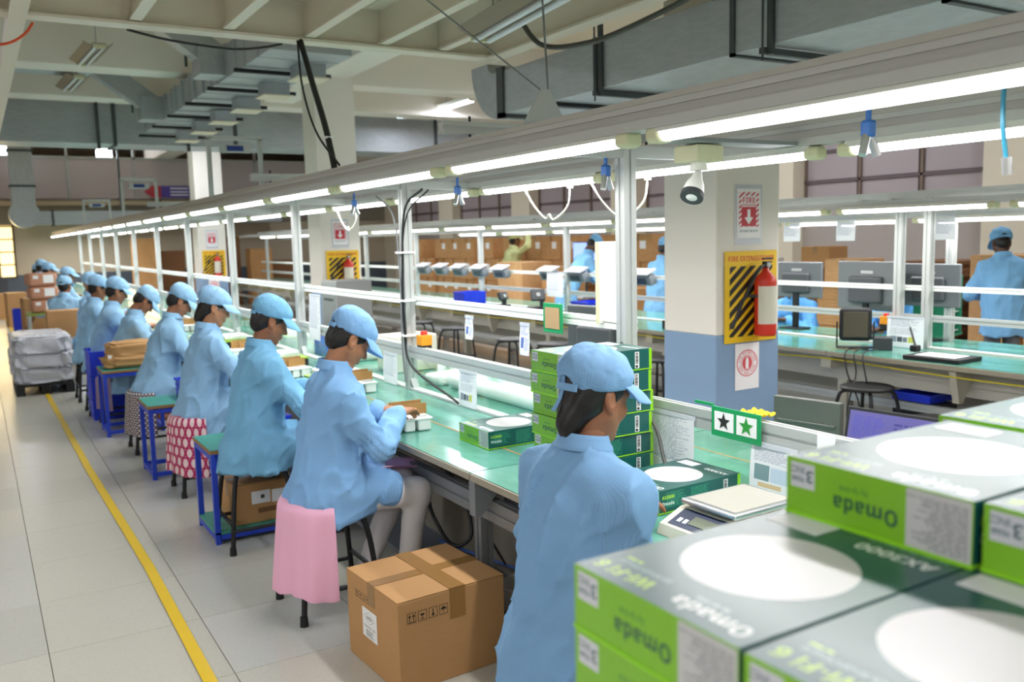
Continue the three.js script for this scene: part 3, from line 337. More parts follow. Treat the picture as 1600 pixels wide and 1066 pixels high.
person({ label: 'worker seen from behind reaching right with one arm', x: 1.02, z: -14.0, face: 2.6, S: .42, lean: .1, headPitch: .1, coat: 0xa8d2ea, skin: 0x92603f, fine: false, handR: [-.35, .98, .35], group: crew });
person({ label: 'worker with long cap visor standing over the back of the row', x: 1.22, z: -16.2, face: F90, lean: .05, headPitch: .15, coat: 0xa6d0ea, skin: 0x92603f, fine: false, group: crew });
person({ label: 'worker in profile behind the stacked brown parcels', x: 1.06, z: -17.8, face: F90, S: .56, lean: .05, headPitch: .1, coat: 0xa6d0ea, skin: 0xa87454, fine: false, group: crew });
person({ label: 'worker at far left of the row in front of the grey wall base', x: .98, z: -20.6, face: F90, lean: .1, headPitch: .3, coat: 0xa6d0ea, skin: 0x6d4830, fine: false, group: crew });
person({ label: 'farthest worker, only the cap top showing above the row', x: 1.04, z: -19.4, face: F90 + .4, S: .6, lean: .05, headPitch: .2, coat: 0xa6d0ea, skin: 0x6d4830, fine: false, group: crew });
const far = 'workers at the second bench';
person({ label: 'standing worker in blue coat with grey trousers before the carton wall at far right', x: 8.25, z: -4.7, face: 2.4, stand: 1, S: .84, hem: .68, lean: .1, headPitch: .45, coat: 0x8cc4e8, skin: 0x5c3c28, lower: 0x6a6c70, size: .97, fine: false, handR: [-.1, 1.05, .36], handL: [.12, 1.05, .36], group: far });
person({ label: 'stooping worker in blue coat and navy trousers by the blue screen', x: 7.3, z: -10.55, face: F90 - .25, stand: 1, S: .84, hem: .7, lean: .5, headPitch: .9, coat: 0x8cc4e8, skin: 0x5c3c28, lower: 0x27305a, fine: false, handR: [-.1, 1.0, .62], handL: [.12, 1.0, .62], group: far });
person({ label: 'worker in blue coat reaching toward a carton right of the bench post', x: 7.7, z: -9.0, face: F90 - .05, stand: 1, S: .76, hem: .62, lean: .12, headPitch: .35, coat: 0x8cc4e8, skin: 0x6c4630, lower: 0x3a3a40, fine: false, handR: [-.08, .92, .4], handL: [.12, .95, .4], group: far });
person({ label: 'worker in pale yellow coat and cap raising one arm behind the cartons', x: 8.34, z: -13.75, face: F90 - .1, stand: 1, S: .9, hem: .75, lean: .05, headPitch: 0, coat: 0xe6e29a, skin: 0x8c5a3c, lower: 0x3a3a40, fine: false, handR: [-.28, 1.75, .2], handL: [.2, 1.1, .2], dirR: [-.2, 1, .4], upR: [0, .2, -1], poleR: [-1, .1, .2], group: far });
person({ label: 'seated worker mostly hidden behind the left grey monitor', x: 7.35, z: -6.25, face: -F90, S: .42, lean: .25, headPitch: .6, coat: 0x6cb4ea, skin: 0x5c3c28, fine: false, handR: [-.1, .8, .4], handL: [.1, .8, .4], group: far });
person({ label: 'seated worker mostly hidden behind the middle grey monitor', x: 7.4, z: -5.1, face: -F90, S: .5, lean: .25, headPitch: .6, coat: 0x6cb4ea, skin: 0x5c3c28, fine: false, handR: [-.1, .8, .4], handL: [.1, .8, .4], group: far });
// ---------- printed product cartons ----------
const BW = .385, BH = .083, BD = .275;                          // x, y, z size
const greeked = (x, x0, y0, w, h, line, col, lens = 1) => { x.fillStyle = col; for (let y = y0; y < y0 + h; y += line * 2) { let p = x0; while (p < x0 + w * (.6 + .4 * lens * rnd())) { const l = 6 + rnd() * 26; x.fillRect(p, y, l, line); p += l + 5; } } };
const boxAtlas = canvasTex(1024, 1024, (x) => {
  const txt = (s, px, X, Y, col, font = 'bold', al = 'left') => { x.fillStyle = col; x.font = `${font} ${px}px sans-serif`; x.textAlign = al; x.fillText(s, X, Y); };
  // top print, 512 wide (z) by 717 high (x)
  x.fillStyle = '#0d5450'; x.fillRect(0, 0, 512, 717);
  x.fillStyle = '#d2d0cf'; x.beginPath(); x.arc(256, 352, 196, 0, 7); x.fill(); x.strokeStyle = '#cfccca'; x.lineWidth = 3; x.beginPath(); x.ellipse(256, 352, 62, 58, 0, 0, 7); x.stroke();
  txt('Omada', 62, 26, 78, '#f4f6f4'); txt('by tp-link', 22, 120, 104, '#cfdcd8', ''); txt('Wi-Fi 6', 58, 492, 76, '#b8e02c', 'bold', 'right'); greeked(x, 300, 96, 190, 14, 5, '#8fb0a8'); greeked(x, 420, 122, 70, 10, 9, '#b8e02c');
  txt('AX3000', 58, 26, 640, '#f4f6f4'); greeked(x, 28, 664, 230, 12, 5, '#7fa8a0'); greeked(x, 28, 690, 200, 10, 5, '#7fa8a0');
  // long side facing the aisle, 512 by 154 at y=717; printed upside down
  x.fillStyle = '#7fbf12'; x.fillRect(0, 717, 512, 154); x.fillStyle = '#94da1c'; x.fillRect(0, 862, 512, 9); x.fillStyle = '#c9c9c6'; x.fillRect(350, 722, 158, 140); x.save(); x.translate(512, 1588); x.rotate(Math.PI); greeked(x, 12, 734, 130, 120, 3, '#8c8c8e'); txt('Omada', 54, 180, 800, '#0d4a3c'); txt('by tp-link', 20, 264, 828, '#1e5c34', ''); x.restore();
  x.fillStyle = '#d2d4d8'; x.fillRect(14, 728, 76, 66); x.save(); x.translate(52, 761); x.rotate(Math.PI); txt('3', 44, -34, 16, '#2a4a50'); txt('YEAR', 17, -6, -4, '#2a4a50'); greeked(x, -6, 6, 36, 14, 3, '#4c6468'); x.restore();
  // short end, 717 by 154 at y=871 : teal with barcode label and lime edge
  x.fillStyle = '#0f5a54'; x.fillRect(0, 871, 717, 153); x.fillStyle = '#8fd41a'; x.fillRect(690, 871, 27, 153); greeked(x, 60, 890, 170, 90, 4, '#3f9a78'); greeked(x, 270, 890, 190, 110, 4, '#3f9a78'); x.fillStyle = '#f0f0ee'; x.fillRect(560, 888, 40, 118); x.fillStyle = '#222'; for (let i = 0; i < 26; i++) x.fillRect(566, 894 + i * 3.2, 26, 1 + rnd() * 2); x.fillRect(566, 984, 22, 18); txt('AX3000', 30, 24, 930, '#b8e02c'); txt('Omada', 30, 24, 970, '#e8f0ec');
  // plain lime and teal swatches
  x.fillStyle = '#7fbf12'; x.fillRect(760, 0, 120, 120); x.fillStyle = '#0d5450'; x.fillRect(900, 0, 120, 120);
});
const boxMat = new THREE.MeshPhysicalMaterial({ map: boxAtlas, roughness: .36, clearcoat: .4, clearcoatRoughness: .25 });
const cartonGeo = (() => { const g = new THREE.BoxGeometry(BW, BH, BD), uv = g.attributes.uv, p = g.attributes.position, S = 1024;
  for (let i = 0; i < uv.count; i++) { const f = Math.floor(i / 4), X = p.getX(i) / BW + .5, Y = p.getY(i) / BH + .5, Z = p.getZ(i) / BD + .5; let u, v;
    if (f === 2) { u = (1 - Z) * 512; v = X * 717; } else if (f === 1) { u = Z * 512; v = 717 + (1 - Y) * 154; } else if (f === 4) { u = X * 717; v = 871 + (1 - Y) * 153; } else if (f === 0) { u = 770 + Z * 90; v = 10 + Y * 90; } else { u = 910 + X * 90; v = 10 + Z * 90; }
    uv.setXY(i, u / S, 1 - v / S); } return g; })();
const prodP = thing('product_carton', 'dark green and lime printed carton, front left of the foreground pile with white disc on top', 'carton', [0, 0, 0], 0, 'printed cartons in the foreground pile');
part(prodP, 'printed_shell', cartonGeo, boxMat); part(prodP, 'lid_lip', [bx(BW + .003, .004, BD + .003, 0, -BH / 2 + .004, 0)], M(0x94da1c, .4), 'bright lime lower lip');
part(prodP, 'sticker', rbx(.05, .0006, .085, BW / 2 - .045, BH / 2 + .0003, -BD / 2 + .06, .0002), M(0xe9e9ec, .5), 'white serial sticker');
const Y0 = 1.30, X0 = .60, ZF = -.86, fg = 'printed cartons in the foreground pile';
const fgBoxes = [];
const put = (x, y, z, turn, label, group = fg) => { if (!fgBoxes.length) { prodP.position.set(x, y, z); prodP.rotation.y = turn; prodP.userData.label = label; fgBoxes.push(prodP); } else fgBoxes.push(dup(prodP, [x, y, z], turn, label, group)); };
const cx = (c) => X0 + BW / 2 + c * (BW + .004), cz = r => ZF + BD / 2 + r * (BD + .006), cy = l => Y0 - BH / 2 + l * BH;
const below = 'printed carton in the hidden lower layers of the foreground pile';
put(cx(0), cy(0), cz(0), 0, 'printed carton with white disc on top, front left corner of the foreground pile');
put(cx(0), cy(0), cz(1), .01, 'printed carton with white disc cut by the bottom right picture edge');
put(cx(1) - .025, cy(1), cz(0) + .01, .005, 'printed carton on the raised layer of the foreground pile with large white disc');
put(cx(1) - .02, cy(1), cz(1) + .015, -.01, 'printed carton on the raised layer at the right picture edge');
put(cx(2) + .0, cy(1), cz(0) - .03, .02, 'printed carton on the raised layer behind at the right, only its pale top showing');
put(cx(0), cy(-1), cz(0), -.012, 'lower printed carton under the front left corner of the foreground pile');
put(cx(0), cy(-1), cz(1), 0, below); for (const [c, r] of [[1, 0], [1, 1], [2, 0], [2, 1]]) for (const l of [0, -1]) put(cx(c), cy(l), cz(r), 0, below); put(cx(2), cy(1), cz(1), 0, below);
{ const t = thing('packing_table', 'low steel packing table carrying the foreground pile of cartons', 'table', [1.115, 0, cz(.5)]); const h = Y0 - 2 * BH - .001; part(t, 'table_top', rbx(1.0, .03, .54, 0, h - .016, 0, .004), mat.lightGrey); for (const [i, j] of [[-1, -1], [1, -1], [1, 1], [-1, 1]]) part(t, 'leg', bx(.045, h - .03, .045, i * .46, (h - .03) / 2, j * .24), mat.grey); }
for (let l = 0; l < 6; l++) put(2.045 + [0, .01, -.004, .006, -.008, 0][l], TT + BH / 2 + l * BH + .001 + l * .0003, -2.79 + [.004, -.006, .003, 0, .006, 0][l], [.0, .012, -.01, .008, -.006, 0][l], ['bottom', 'second lowest', 'third lowest', 'third highest', 'second highest', 'topmost'][l] + ' printed carton in the tall stack on the bench', 'printed cartons stacked on the bench');
put(2.09, TT + BH / 2 + .001, -2.36, .02, 'single printed carton lying on the bench before the weighing scale', 'printed cartons on the bench'); put(2.085, TT + BH / 2 + .001, -3.5, 0, 'single printed carton on the bench half hidden behind the worker seen from behind', 'printed cartons on the bench');
// weighing scale
{ const t = thing('weighing_scale', 'bench scale with steel platform and sloped cream keypad body', 'scale', [1.96, TT, -1.97], .02); part(t, 'body', (() => { const g = prism([[-.17, 0], [.16, 0], [.16, .055], [-.07, .06], [-.16, .022]], .25, .006); g.translate(0, .006, -.125); return g; })(), M(0xe6dfc6, .5)); const kp = part(t, 'keypad', (() => { const g = bx(.085, .002, .2); g.rotateZ(.4); g.translate(-.116, .053, 0); return g; })(), M(0x1c2a4a, .4)); part(kp, 'display', (() => { const g = bx(.04, .003, .1); g.rotateZ(.4); g.translate(-.117, .0545, .02); return g; })(), M(0x6d7560, .3)); for (const z of [-.07, -.045, .085]) part(kp, 'key', (() => { const g = bx(.02, .003, .014); g.rotateZ(.4); g.translate(-.13, .0495, z); return g; })(), mat.paper); part(t, 'platform', rbx(.29, .018, .235, .06, .092, 0, .008, 2), mat.steel); part(t, 'pan', rbx(.25, .003, .2, .06, .102, 0, .001), M(0xbdb9ae, .35, { metalness: .3 })); part(t, 'pan_support', cyl(.05, .03, .06, .07, 0), mat.darkGrey); }
// white trays on bench
const trayGeo = (() => { const s = new THREE.Shape(), w = .11, d = .085; s.moveTo(-w, -d); s.lineTo(w, -d); s.lineTo(w, d); s.lineTo(-w, d); s.closePath(); return [rbx(.235, .01, .185, 0, .062, 0, .004, 1), ...[[-.075, .055], [.0, .055], [.075, .055], [-.075, -.055], [0, -.055], [.075, -.055], [-.05, 0], [.05, 0]].map(([x, z]) => rbx(x === 0 ? .055 : .068, .06, .062, x, .031, z, .01, 2))]; })();
const trP = thing('packing_tray', 'white moulded tray with brown card insert in the hands of the worker in pink tunic', 'tray', [1.775, TT + .001, -4.0], -.1, 'white packing trays'); part(trP, 'moulded_tray', trayGeo, mat.foam); part(trP, 'card_insert', [rbx(.17, .07, .004, .02, .1, -.05, .001), rbx(.13, .055, .004, .06, .094, -.025, .001)], M(0xa8814a, .8)); part(trP, 'fitting', [rbx(.06, .008, .05, .07, .07, .03, .002)], mat.lightGrey);
for (const [x, z, l] of [[1.98, -5.2, 'white moulded tray with brown flap, next tray up the bench behind the packed one'], [1.85, -6.1, 'white moulded tray on the bench before the worker in teal-tinted coat'], [1.86, -7.5, 'white moulded tray on the bench before the worker with glasses'], [1.85, -8.9, 'white moulded tray before the worker in dotted skirt'], [1.95, -10.2, 'white moulded tray farther up the bench']]) dup(trP, [x, TT + .001, z], rr(-.2, .2), l);
const dkP = thing('tray_stand', 'dark green-edged stand with white foam block in front of the worker with glasses', 'stand', [2.0, TT + .001, -6.75], 0, 'dark stands along the bench'); part(dkP, 'base', rbx(.3, .05, .26, 0, .026, 0, .004), M(0x1e1a12, .5)); part(dkP, 'rim', rbx(.31, .012, .27, 0, .056, 0, .003), M(0x9ac23c, .5)); part(dkP, 'foam_block', rbx(.22, .05, .18, -.01, .087, 0, .018, 2), mat.foam);
dup(dkP, [1.98, TT + .001, -5.6], .03, 'dark green-edged stand with white foam block behind the worker in teal-tinted coat'); dup(dkP, [2.02, TT + .001, -8.35], 0, 'dark green-edged stand with white foam block farther up the bench');
// far half of bench one: white cases
const fo = thing('white_case', 'rounded white plastic housing lying on the far side of the bench', 'housing', [2.62, TT + .002, -5.15], .2, 'white housings behind the rail'); part(fo, 'shell', rbx(.3, .07, .2, 0, .035, 0, .03, 3), mat.white); for (const [x, z, l] of [[2.72, -4.1, 'white plastic housing behind the hanging instruction sheet'], [2.62, -6.6, 'white plastic housing farther along behind the rail'], [2.7, -3.3, 'white plastic housing behind the carton stack']]) dup(fo, [x, TT + .002, z], rr(0, 1), l);
{ const t = thing('white_roll', 'long white film roll lying along the far half of the bench', 'roll', [2.55, TT + .05, -4.3]); part(t, 'film', (() => { const g = new THREE.CylinderGeometry(.05, .05, 1.3, 20); g.rotateX(Math.PI / 2); return g; })(), mat.paper); part(t, 'core', (() => { const g = new THREE.CylinderGeometry(.02, .02, 1.34, 14); g.rotateX(Math.PI / 2); return g; })(), mat.cartonDark); }
{ const t = thing('test_unit', 'cream bench instrument with small lit screen behind the worker in pink tunic', 'instrument', [2.66, TT, -5.9], .1); part(t, 'case', rbx(.34, .26, .3, 0, .131, 0, .012, 2), M(0xe4dfd0, .5)); part(t, 'screen', rbx(.005, .1, .13, -.172, .15, .05, .002), mat.screenBlue); part(t, 'knob', [.05, .02].map(z => { const g = cyl(.014, .02, 0, 0, 0, .014, 12); g.rotateZ(Math.PI / 2); g.translate(-.178, .05, z); return g; }), mat.darkGrey); }
// papers in plastic sleeves hung from the mid rail
const sheetTex = (draw) => canvasTex(256, 360, (x, w, h) => { x.fillStyle = '#eef0f4'; x.fillRect(0, 0, w, h); draw(x, w, h); });
const shA = sheetTex((x) => { greeked(x, 24, 24, 190, 90, 4, '#9aa2b4'); greeked(x, 24, 130, 200, 80, 4, '#aab0bc'); x.fillStyle = '#8a94a0'; x.fillRect(30, 230, 40, 70); x.fillStyle = '#4a525c'; x.fillRect(74, 236, 36, 60); x.fillStyle = '#c9cd60'; x.fillRect(150, 232, 40, 66); x.fillStyle = '#7a828c'; x.fillRect(114, 240, 30, 56); });
const shB = sheetTex((x) => { greeked(x, 16, 16, 220, 250, 3, '#b4bac8'); x.strokeStyle = '#6878b8'; x.lineWidth = 2; for (let i = 0; i < 9; i++) { x.beginPath(); x.moveTo(70 + i * 14, 250 + (i % 3) * 8); x.lineTo(82 + i * 14, 268 - (i % 2) * 12); x.stroke(); } });
const shC = sheetTex((x) => { greeked(x, 20, 16, 210, 90, 3, '#a8aebc'); x.fillStyle = '#7f9ca0'; x.fillRect(26, 120, 84, 90); x.fillStyle = '#c8d8e8'; x.fillRect(116, 126, 100, 84); x.fillStyle = '#e0c49a'; x.fillRect(50, 222, 130, 26); greeked(x, 30, 262, 190, 70, 3, '#b0b6c2'); });
const tagTex = sheetTex((x) => { greeked(x, 20, 20, 200, 120, 6, '#8898c0'); x.fillStyle = '#5a74b8'; x.fillRect(40, 160, 70, 120); greeked(x, 130, 160, 90, 150, 5, '#8898c0'); });
const hung = (label, tex, x, y, z, w, h, tilt = .04, ry = -Math.PI / 2) => { const t = thing('instruction_sheet', label, 'paper', [x, y, z], ry, 'sheets hung on the benches'); const m = new THREE.MeshStandardMaterial({ map: tex, roughness: .4 }); part(t, 'printed_page', sheet((u, v) => [(u - .5) * w, -h * (1 - v), 0.003 * Math.sin(v * 4 + u * 3) + tilt * (1 - v) * h], 8, 10, .0012), m); part(t, 'sleeve_top', rbx(w + .01, .018, .004, 0, -.004, .0, .001), mat.plasticFilm); return t; };
hung('instruction sheet with colour photo strip hung under the rail beside the packed tray', shA, XP - .03, .965, -4.28, .2, .2); hung('large handwritten sheet in a sleeve right of the carton stack', shB, XP - .03, 1.0, -2.62, .3, .25); hung('instruction sheet with picture blocks beside the raised cartons', shC, XP - .03, .965, -2.08, .2, .22); hung('white sheet in a sleeve behind the worker in pink tunic', shB, XP - .03, .96, -5.35, .22, .2); hung('white notice hung on the upper rail behind the worker in teal-tinted coat', shB, XP - .02, 1.28, -6.85, .26, .36); hung('small printed tag hanging from the upper rail', tagTex, XP + .0, 1.27, -4.3, .085, .13); hung('larger printed tag hanging from the upper rail', tagTex, XP + .0, 1.27, -3.72, .085, .16);
// green star sign
{ const t = thing('status_card', 'green card holder with a black star and a green star clipped on the rail', 'sign', [XP - .035, .985, -2.25], -Math.PI / 2); part(t, 'holder', rbx(.24, .11, .006, 0, .025, 0, .002), mat.greenFrame); const star = (s, m, x) => part(t, 'star', (() => { const p = []; for (let i = 0; i < 10; i++) { const a = i * Math.PI / 5 + Math.PI / 2, r = i % 2 ? s * .42 : s; p.push([r * Math.cos(a), r * Math.sin(a)]); } const g = prism(p, .002); g.translate(x, .028, .0045); return g; })(), m); part(t, 'card', [rbx(.095, .07, .002, -.055, .028, .0038, .0006), rbx(.095, .07, .002, .055, .028, .0038, .0006)], mat.paper); star(.032, M(0x2a2a2a, .5), -.055); star(.034, M(0x2f9a3c, .5), .055); part(t, 'side_flap', rbx(.1, .012, .006, -.17, .08, -.01, .002), mat.greenFrame); }
{ const t = thing('qr_label', 'small white printed label clipped at the end of the rail', 'label', [XP - .03, 1.0, -1.86], -Math.PI / 2); part(t, 'card', rbx(.07, .09, .002, 0, 0, 0, .0008), mat.paper); part(t, 'clip', rbx(.02, .03, .012, .05, .0, 0, .002), mat.grey); }
{ const t = thing('cleaning_cloth', 'crumpled yellow cloth lying on the rail by the column', 'cloth', [XP + .02, 1.043, -2.2]); part(t, 'fabric', sheet((u, v) => [(u - .5) * .07, .012 + .014 * NZ.noise(u * 5, v * 5, 1) + .006 * Math.sin(u * 7) * Math.cos(v * 6), (v - .5) * .11], 14, 14, .003), M(0xf2c420, .8)); }
{ const t = thing('spray_bottle', 'clear plastic bottle standing behind the rail by the carton stack', 'bottle', [2.44, TT, -3.75]); part(t, 'bottle_body', lathe([[0, 0], [.045, .002], [.05, .01], [.05, .15], [.03, .2], [.016, .215], [.016, .24], [0, .24]], 24), new THREE.MeshPhysicalMaterial({ color: 0xf4f8ff, roughness: .25, transmission: .7, thickness: 0 })); part(t, 'cap', cyl(.019, .035, 0, .255, 0), mat.white); }
{ const t = thing('white_cup', 'small white dispenser with green mark behind the clear panel', 'dispenser', [2.62, TT, -2.42]); part(t, 'body', rbx(.08, .12, .08, 0, .06, 0, .015, 2), mat.white); part(t, 'mark', rbx(.002, .025, .03, -.0405, .08, .0, .0008), mat.greenFrame); }
const deskTex = canvasTex(256, 160, (x) => { x.fillStyle = '#5c5690'; x.fillRect(0, 0, 256, 160); greeked(x, 12, 12, 100, 60, 3, '#4a4aa0'); greeked(x, 130, 20, 110, 20, 6, '#3a3a78'); greeked(x, 12, 90, 200, 50, 3, '#5a54b0'); });
// laptop screen and grey panels at the far side
{ const t = thing('laptop', 'black-framed laptop with purple screen behind the raised cartons', 'laptop', [2.72, TT, -1.98], -Math.PI / 2 + .12); part(t, 'keyboard_base', rbx(.36, .02, .25, 0, .011, .06, .004), mat.darkGrey); const sc = part(t, 'screen_lid', (() => { const g = rbx(.38, .26, .012, 0, .13, 0, .005); g.rotateX(-.22); g.translate(0, .02, -.06); return g; })(), mat.black); part(sc, 'display', (() => { const g = rbx(.35, .225, .002, 0, .133, .007, .0005); g.rotateX(-.22); g.translate(0, .02, -.06); return g; })(), new THREE.MeshStandardMaterial({ map: deskTex, roughness: .3, emissive: 0x6a68a8, emissiveMap: deskTex, emissiveIntensity: .15 })); }
{ const t = thing('machine_cover', 'grey metal machine cover beside the laptop', 'panel', [2.9, TT, -2.45], -Math.PI / 2 + .2); part(t, 'cover', rbx(.3, .25, .03, 0, .125, 0, .004), M(0x72746f, .35, { metalness: .6 })); part(t, 'rib', rbx(.26, .012, .01, 0, .15, .018, .003), M(0x6c716c, .35, { metalness: .6 })); }
// monitor seen from behind, on the far half of the bench
const monitor = (label, pos, turn, w, h, stand, m) => { const t = thing('monitor', label, 'monitor', pos, turn); part(t, 'back_shell', (() => { const g = rbx(w, h, .03, 0, stand + h / 2, 0, .012, 2); return g; })(), m || M(0x5a5e5e, .35, { metalness: .3 })); part(t, 'rear_bulge', rbx(w * .55, h * .55, .05, 0, stand + h * .42, .03, .02, 2), M(0x4a4d50, .45)); part(t, 'screen', rbx(w - .03, h - .03, .004, 0, stand + h / 2, -.0165, .001), mat.blackGloss); part(t, 'stand_neck', rbx(.06, stand + .1, .03, 0, (stand + .1) / 2, .02, .006), mat.black); part(t, 'stand_base', rbx(.24, .015, .17, 0, .008, .03, .006), mat.black); part(t, 'badge', rbx(w * .2, .025, .002, 0, stand + h * .78, .0165, .0006), mat.lightGrey); return t; };
monitor('dark grey monitor back standing left of the white board', [2.78, TT, -3.72], -Math.PI / 2 + .15, .46, .34, .235);
{ const t = thing('white_board', 'narrow white panel fixed to the nearest gantry post', 'board', [XP + .03, 1.33, -3.12]); part(t, 'panel', rbx(.1, .36, .012, .03, .16, .0, .003), mat.white); part(t, 'edge', rbx(.008, .36, .02, -.024, .16, 0, .002), mat.ivory); }
const btn = thing('emergency_button', 'orange box with red button on the rail behind the packed tray', 'button', [XP + .02, 1.08, -4.93], 0, 'emergency stop boxes'); part(btn, 'box', rbx(.075, .065, .075, 0, 0, 0, .005), mat.orange); part(btn, 'base', rbx(.07, .04, .07, 0, -.05, 0, .004), mat.black); part(btn, 'mushroom', cyl(.024, .02, 0, .045, 0, .02), mat.red);
dup(btn, [B2X - .08, .96, -4.5], 0, 'orange box with red button on the second bench post');
{ const t = thing('cable_bundle', 'grey and black cables strapped up the gantry post behind the worker in pink tunic', 'cable'); const z = postZ[2]; part(t, 'cable', tube([[XP - .045, 1.99, z + .35], [XP - .04, 1.9, z + .1], [XP - .038, 1.6, z + .02], [XP - .04, 1.1, z + .015], [XP - .05, .95, z + .08], [XP - .06, .78, z + .75]], .0075, 60, 6), mat.cableBlack); part(t, 'cable', tube([[XP - .02, 1.99, z - .4], [XP - .045, 1.85, z - .08], [XP - .045, 1.5, z - .012], [XP - .045, 1.0, z - .015], [XP - .04, .8, z]], .006, 50, 6), M(0x8a8c8e, .5)); part(t, 'cable', tube([[XP + .02, 1.99, z + .3], [XP - .01, 1.86, z + .06], [XP - .045, 1.6, z + .035], [XP - .042, 1.05, z + .036]], .005, 40, 6), mat.cableBlack); part(t, 'strap', [1.62, 1.32, 1.1].map(y => bx(.09, .012, .1, XP - .01, y, z)), mat.white); }
{ const t = thing('lamp_cable', 'black cable running down past the carton stack', 'cable'); part(t, 'cable', tube([[XP - .04, 1.25, -2.9], [XP - .05, 1.03, -2.75], [XP - .1, .93, -2.6], [XP - .16, .82, -2.47], [XP - .15, .8, -2.4]], .008, 40, 6), M(0x4a4c48, .5)); }
// sensor lamp hanging under the cross plate
{ const t = thing('bulb_lamp', 'white bulb-shaped lamp hanging from a cream box under the rails', 'lamp', [XP + .0, 2.0, -2.5]); part(t, 'mount_plate', rbx(.62, .014, .12, .12, .03, .05, .002), mat.grey); part(t, 'junction_box', rbx(.13, .06, .13, .02, -.01, 0, .006), mat.ivory); part(t, 'swivel', cyl(.035, .03, .02, -.055, 0, .028), mat.white); const b = part(t, 'bulb', (() => { const g = lathe([[0, 0], [.014, .002], [.02, .03], [.034, .06], [.042, .1], [.042, .118], [0, .122]], 24); g.rotateX(Math.PI); g.rotateZ(-.55); g.rotateX(-.3); g.translate(.02, -.075, 0); return g; })(), mat.white); part(b, 'bulb_ring', (() => { const g = cyl(.043, .02, 0, .11, 0); g.rotateX(Math.PI); g.rotateZ(-.55); g.rotateX(-.3); g.translate(.02, -.075, 0); return g; })(), mat.darkGrey); }
// air couplings hanging from the rails
const airP = thing('air_coupling', 'blue air hose Y-coupling with two steel nozzles below the near rail', 'coupling', [2.2, 1.99, -1.66], 0, 'air couplings under the rails'); part(airP, 'hose_block', rbx(.035, .05, .035, 0, -.01, 0, .01, 2), M(0x2f6fc0, .4)); for (const s of [-1, 1]) part(airP, 'nozzle', bar([s * .008, -.03, 0], [s * .032, -.085, .006], .0125, 12), mat.steel); part(airP, 'hose', bar([0, .01, 0], [0, .06, 0], .008), M(0x2f6fc0, .4));
for (const [x, y, z, l] of [[2.25, 1.97, -2.95, 'blue air coupling beside the nearest gantry post'], [2.3, 1.97, -4.35, 'blue air coupling between the two light rails'], [2.3, 1.97, -5.9, 'blue air coupling farther up the rails']]) dup(airP, [x, y, z], .4, l);
{ const t = thing('air_hose', 'thin teal air hose with steel tip hanging from the near rail', 'hose'); part(t, 'hose', tube([[XN + .25, 2.09, -1.2], [XN + .22, 2.04, -1.19], [XN + .2, 1.93, -1.18], [XN + .22, 1.85, -1.18]], .006, 24, 6), M(0x2f7f98, .4)); part(t, 'tip', [bar([XN + .22, 1.855, -1.18], [XN + .226, 1.815, -1.18], .011, 10)], mat.steel); }
for (const [z, l] of [[-4.15, 'white lamp lead dangling in a loop from the far rail'], [-3.5, 'white lamp lead strung between two fittings of the far rail'], [-7.3, 'white lamp lead hanging from the far rail farther away']]) { const t = thing('lamp_lead', l, 'cable'); part(t, 'lead', tube([[XF, 1.97, z + .16], [XF, 1.86, z + .13], [XF - .02, 1.79, z + .02], [XF, 1.82, z - .05], [XF + .01, 1.8, z - .1], [XF, 1.87, z - .2], [XF, 1.97, z - .3]], .005, 60, 6), mat.cableWhite); part(t, 'plug', rbx(.03, .02, .02, XF, 1.965, z + .16, .004), mat.cableWhite); }
// ---------- things on the floor beside the row ----------
const cartonPrint = canvasTex(256, 256, (x) => { x.fillStyle = '#bd8f5c'; x.fillRect(0, 0, 256, 256); for (let i = 0; i < 500; i++) { x.fillStyle = rnd() < .5 ? 'rgba(255,230,190,.05)' : 'rgba(70,40,10,.05)'; x.fillRect(rnd() * 256, rnd() * 256, 30 * rnd(), 1); } });
const cardMat = new THREE.MeshStandardMaterial({ map: cartonPrint, roughness: .8 });
function bigCarton(label, [x, y, z], turn, w, h, d, opts = {}) { const t = thing('cardboard_box', label, 'box', [x, y, z], turn, opts.group); const m = opts.mat || cardMat; const e = .004;
  part(t, 'carton_body', rbx(w, h - e, d, 0, (h - e) / 2, 0, .004), m); if (opts.flaps !== false) { part(t, 'flap', rbx(w, e, d / 2 - .003, 0, h - e / 2 + .001, d / 4, .0015), m); part(t, 'flap', rbx(w, e, d / 2 - .003, 0, h - e / 2 + .001, -d / 4, .0015), m); part(t, 'tape', [bx(w + .002, .0012, .06, 0, h + .0022, 0), bx(.0012, .09, .06, w / 2 + .0008, h - .045, 0), bx(.0012, .09, .06, -w / 2 - .0008, h - .045, 0)], mat.tape, 'brown packing tape'); }
  if (opts.tapeX) part(t, 'tape', [bx(.07, .0012, d + .002, opts.tapeX, h + .0032, 0), bx(.07, .12, .0012, opts.tapeX, h - .06, d / 2 + .0008)], mat.tape); return t; }
const iconTex = canvasTex(256, 64, (x) => { x.fillStyle = '#bd8f5c'; x.fillRect(0, 0, 256, 64); x.strokeStyle = x.fillStyle = '#33291c'; x.lineWidth = 3; for (let i = 0; i < 4; i++) x.strokeRect(8 + i * 62, 6, 48, 52); for (const k of [20, 42]) { x.fillRect(k - 2, 26, 5, 24); x.beginPath(); x.moveTo(k - 9, 28); x.lineTo(k + 1, 12); x.lineTo(k + 10, 28); x.fill(); } x.fillRect(12, 52, 40, 3); x.beginPath(); x.arc(94, 22, 13, 0, Math.PI); x.fill(); x.fillRect(92, 30, 4, 18); x.fillRect(84, 47, 20, 4); x.beginPath(); x.arc(156, 44, 8, 0, 7); x.fill(); x.fillRect(153, 14, 6, 28); x.beginPath(); x.arc(218, 34, 17, Math.PI, 0); x.fill(); x.fillRect(216, 34, 3, 18); });
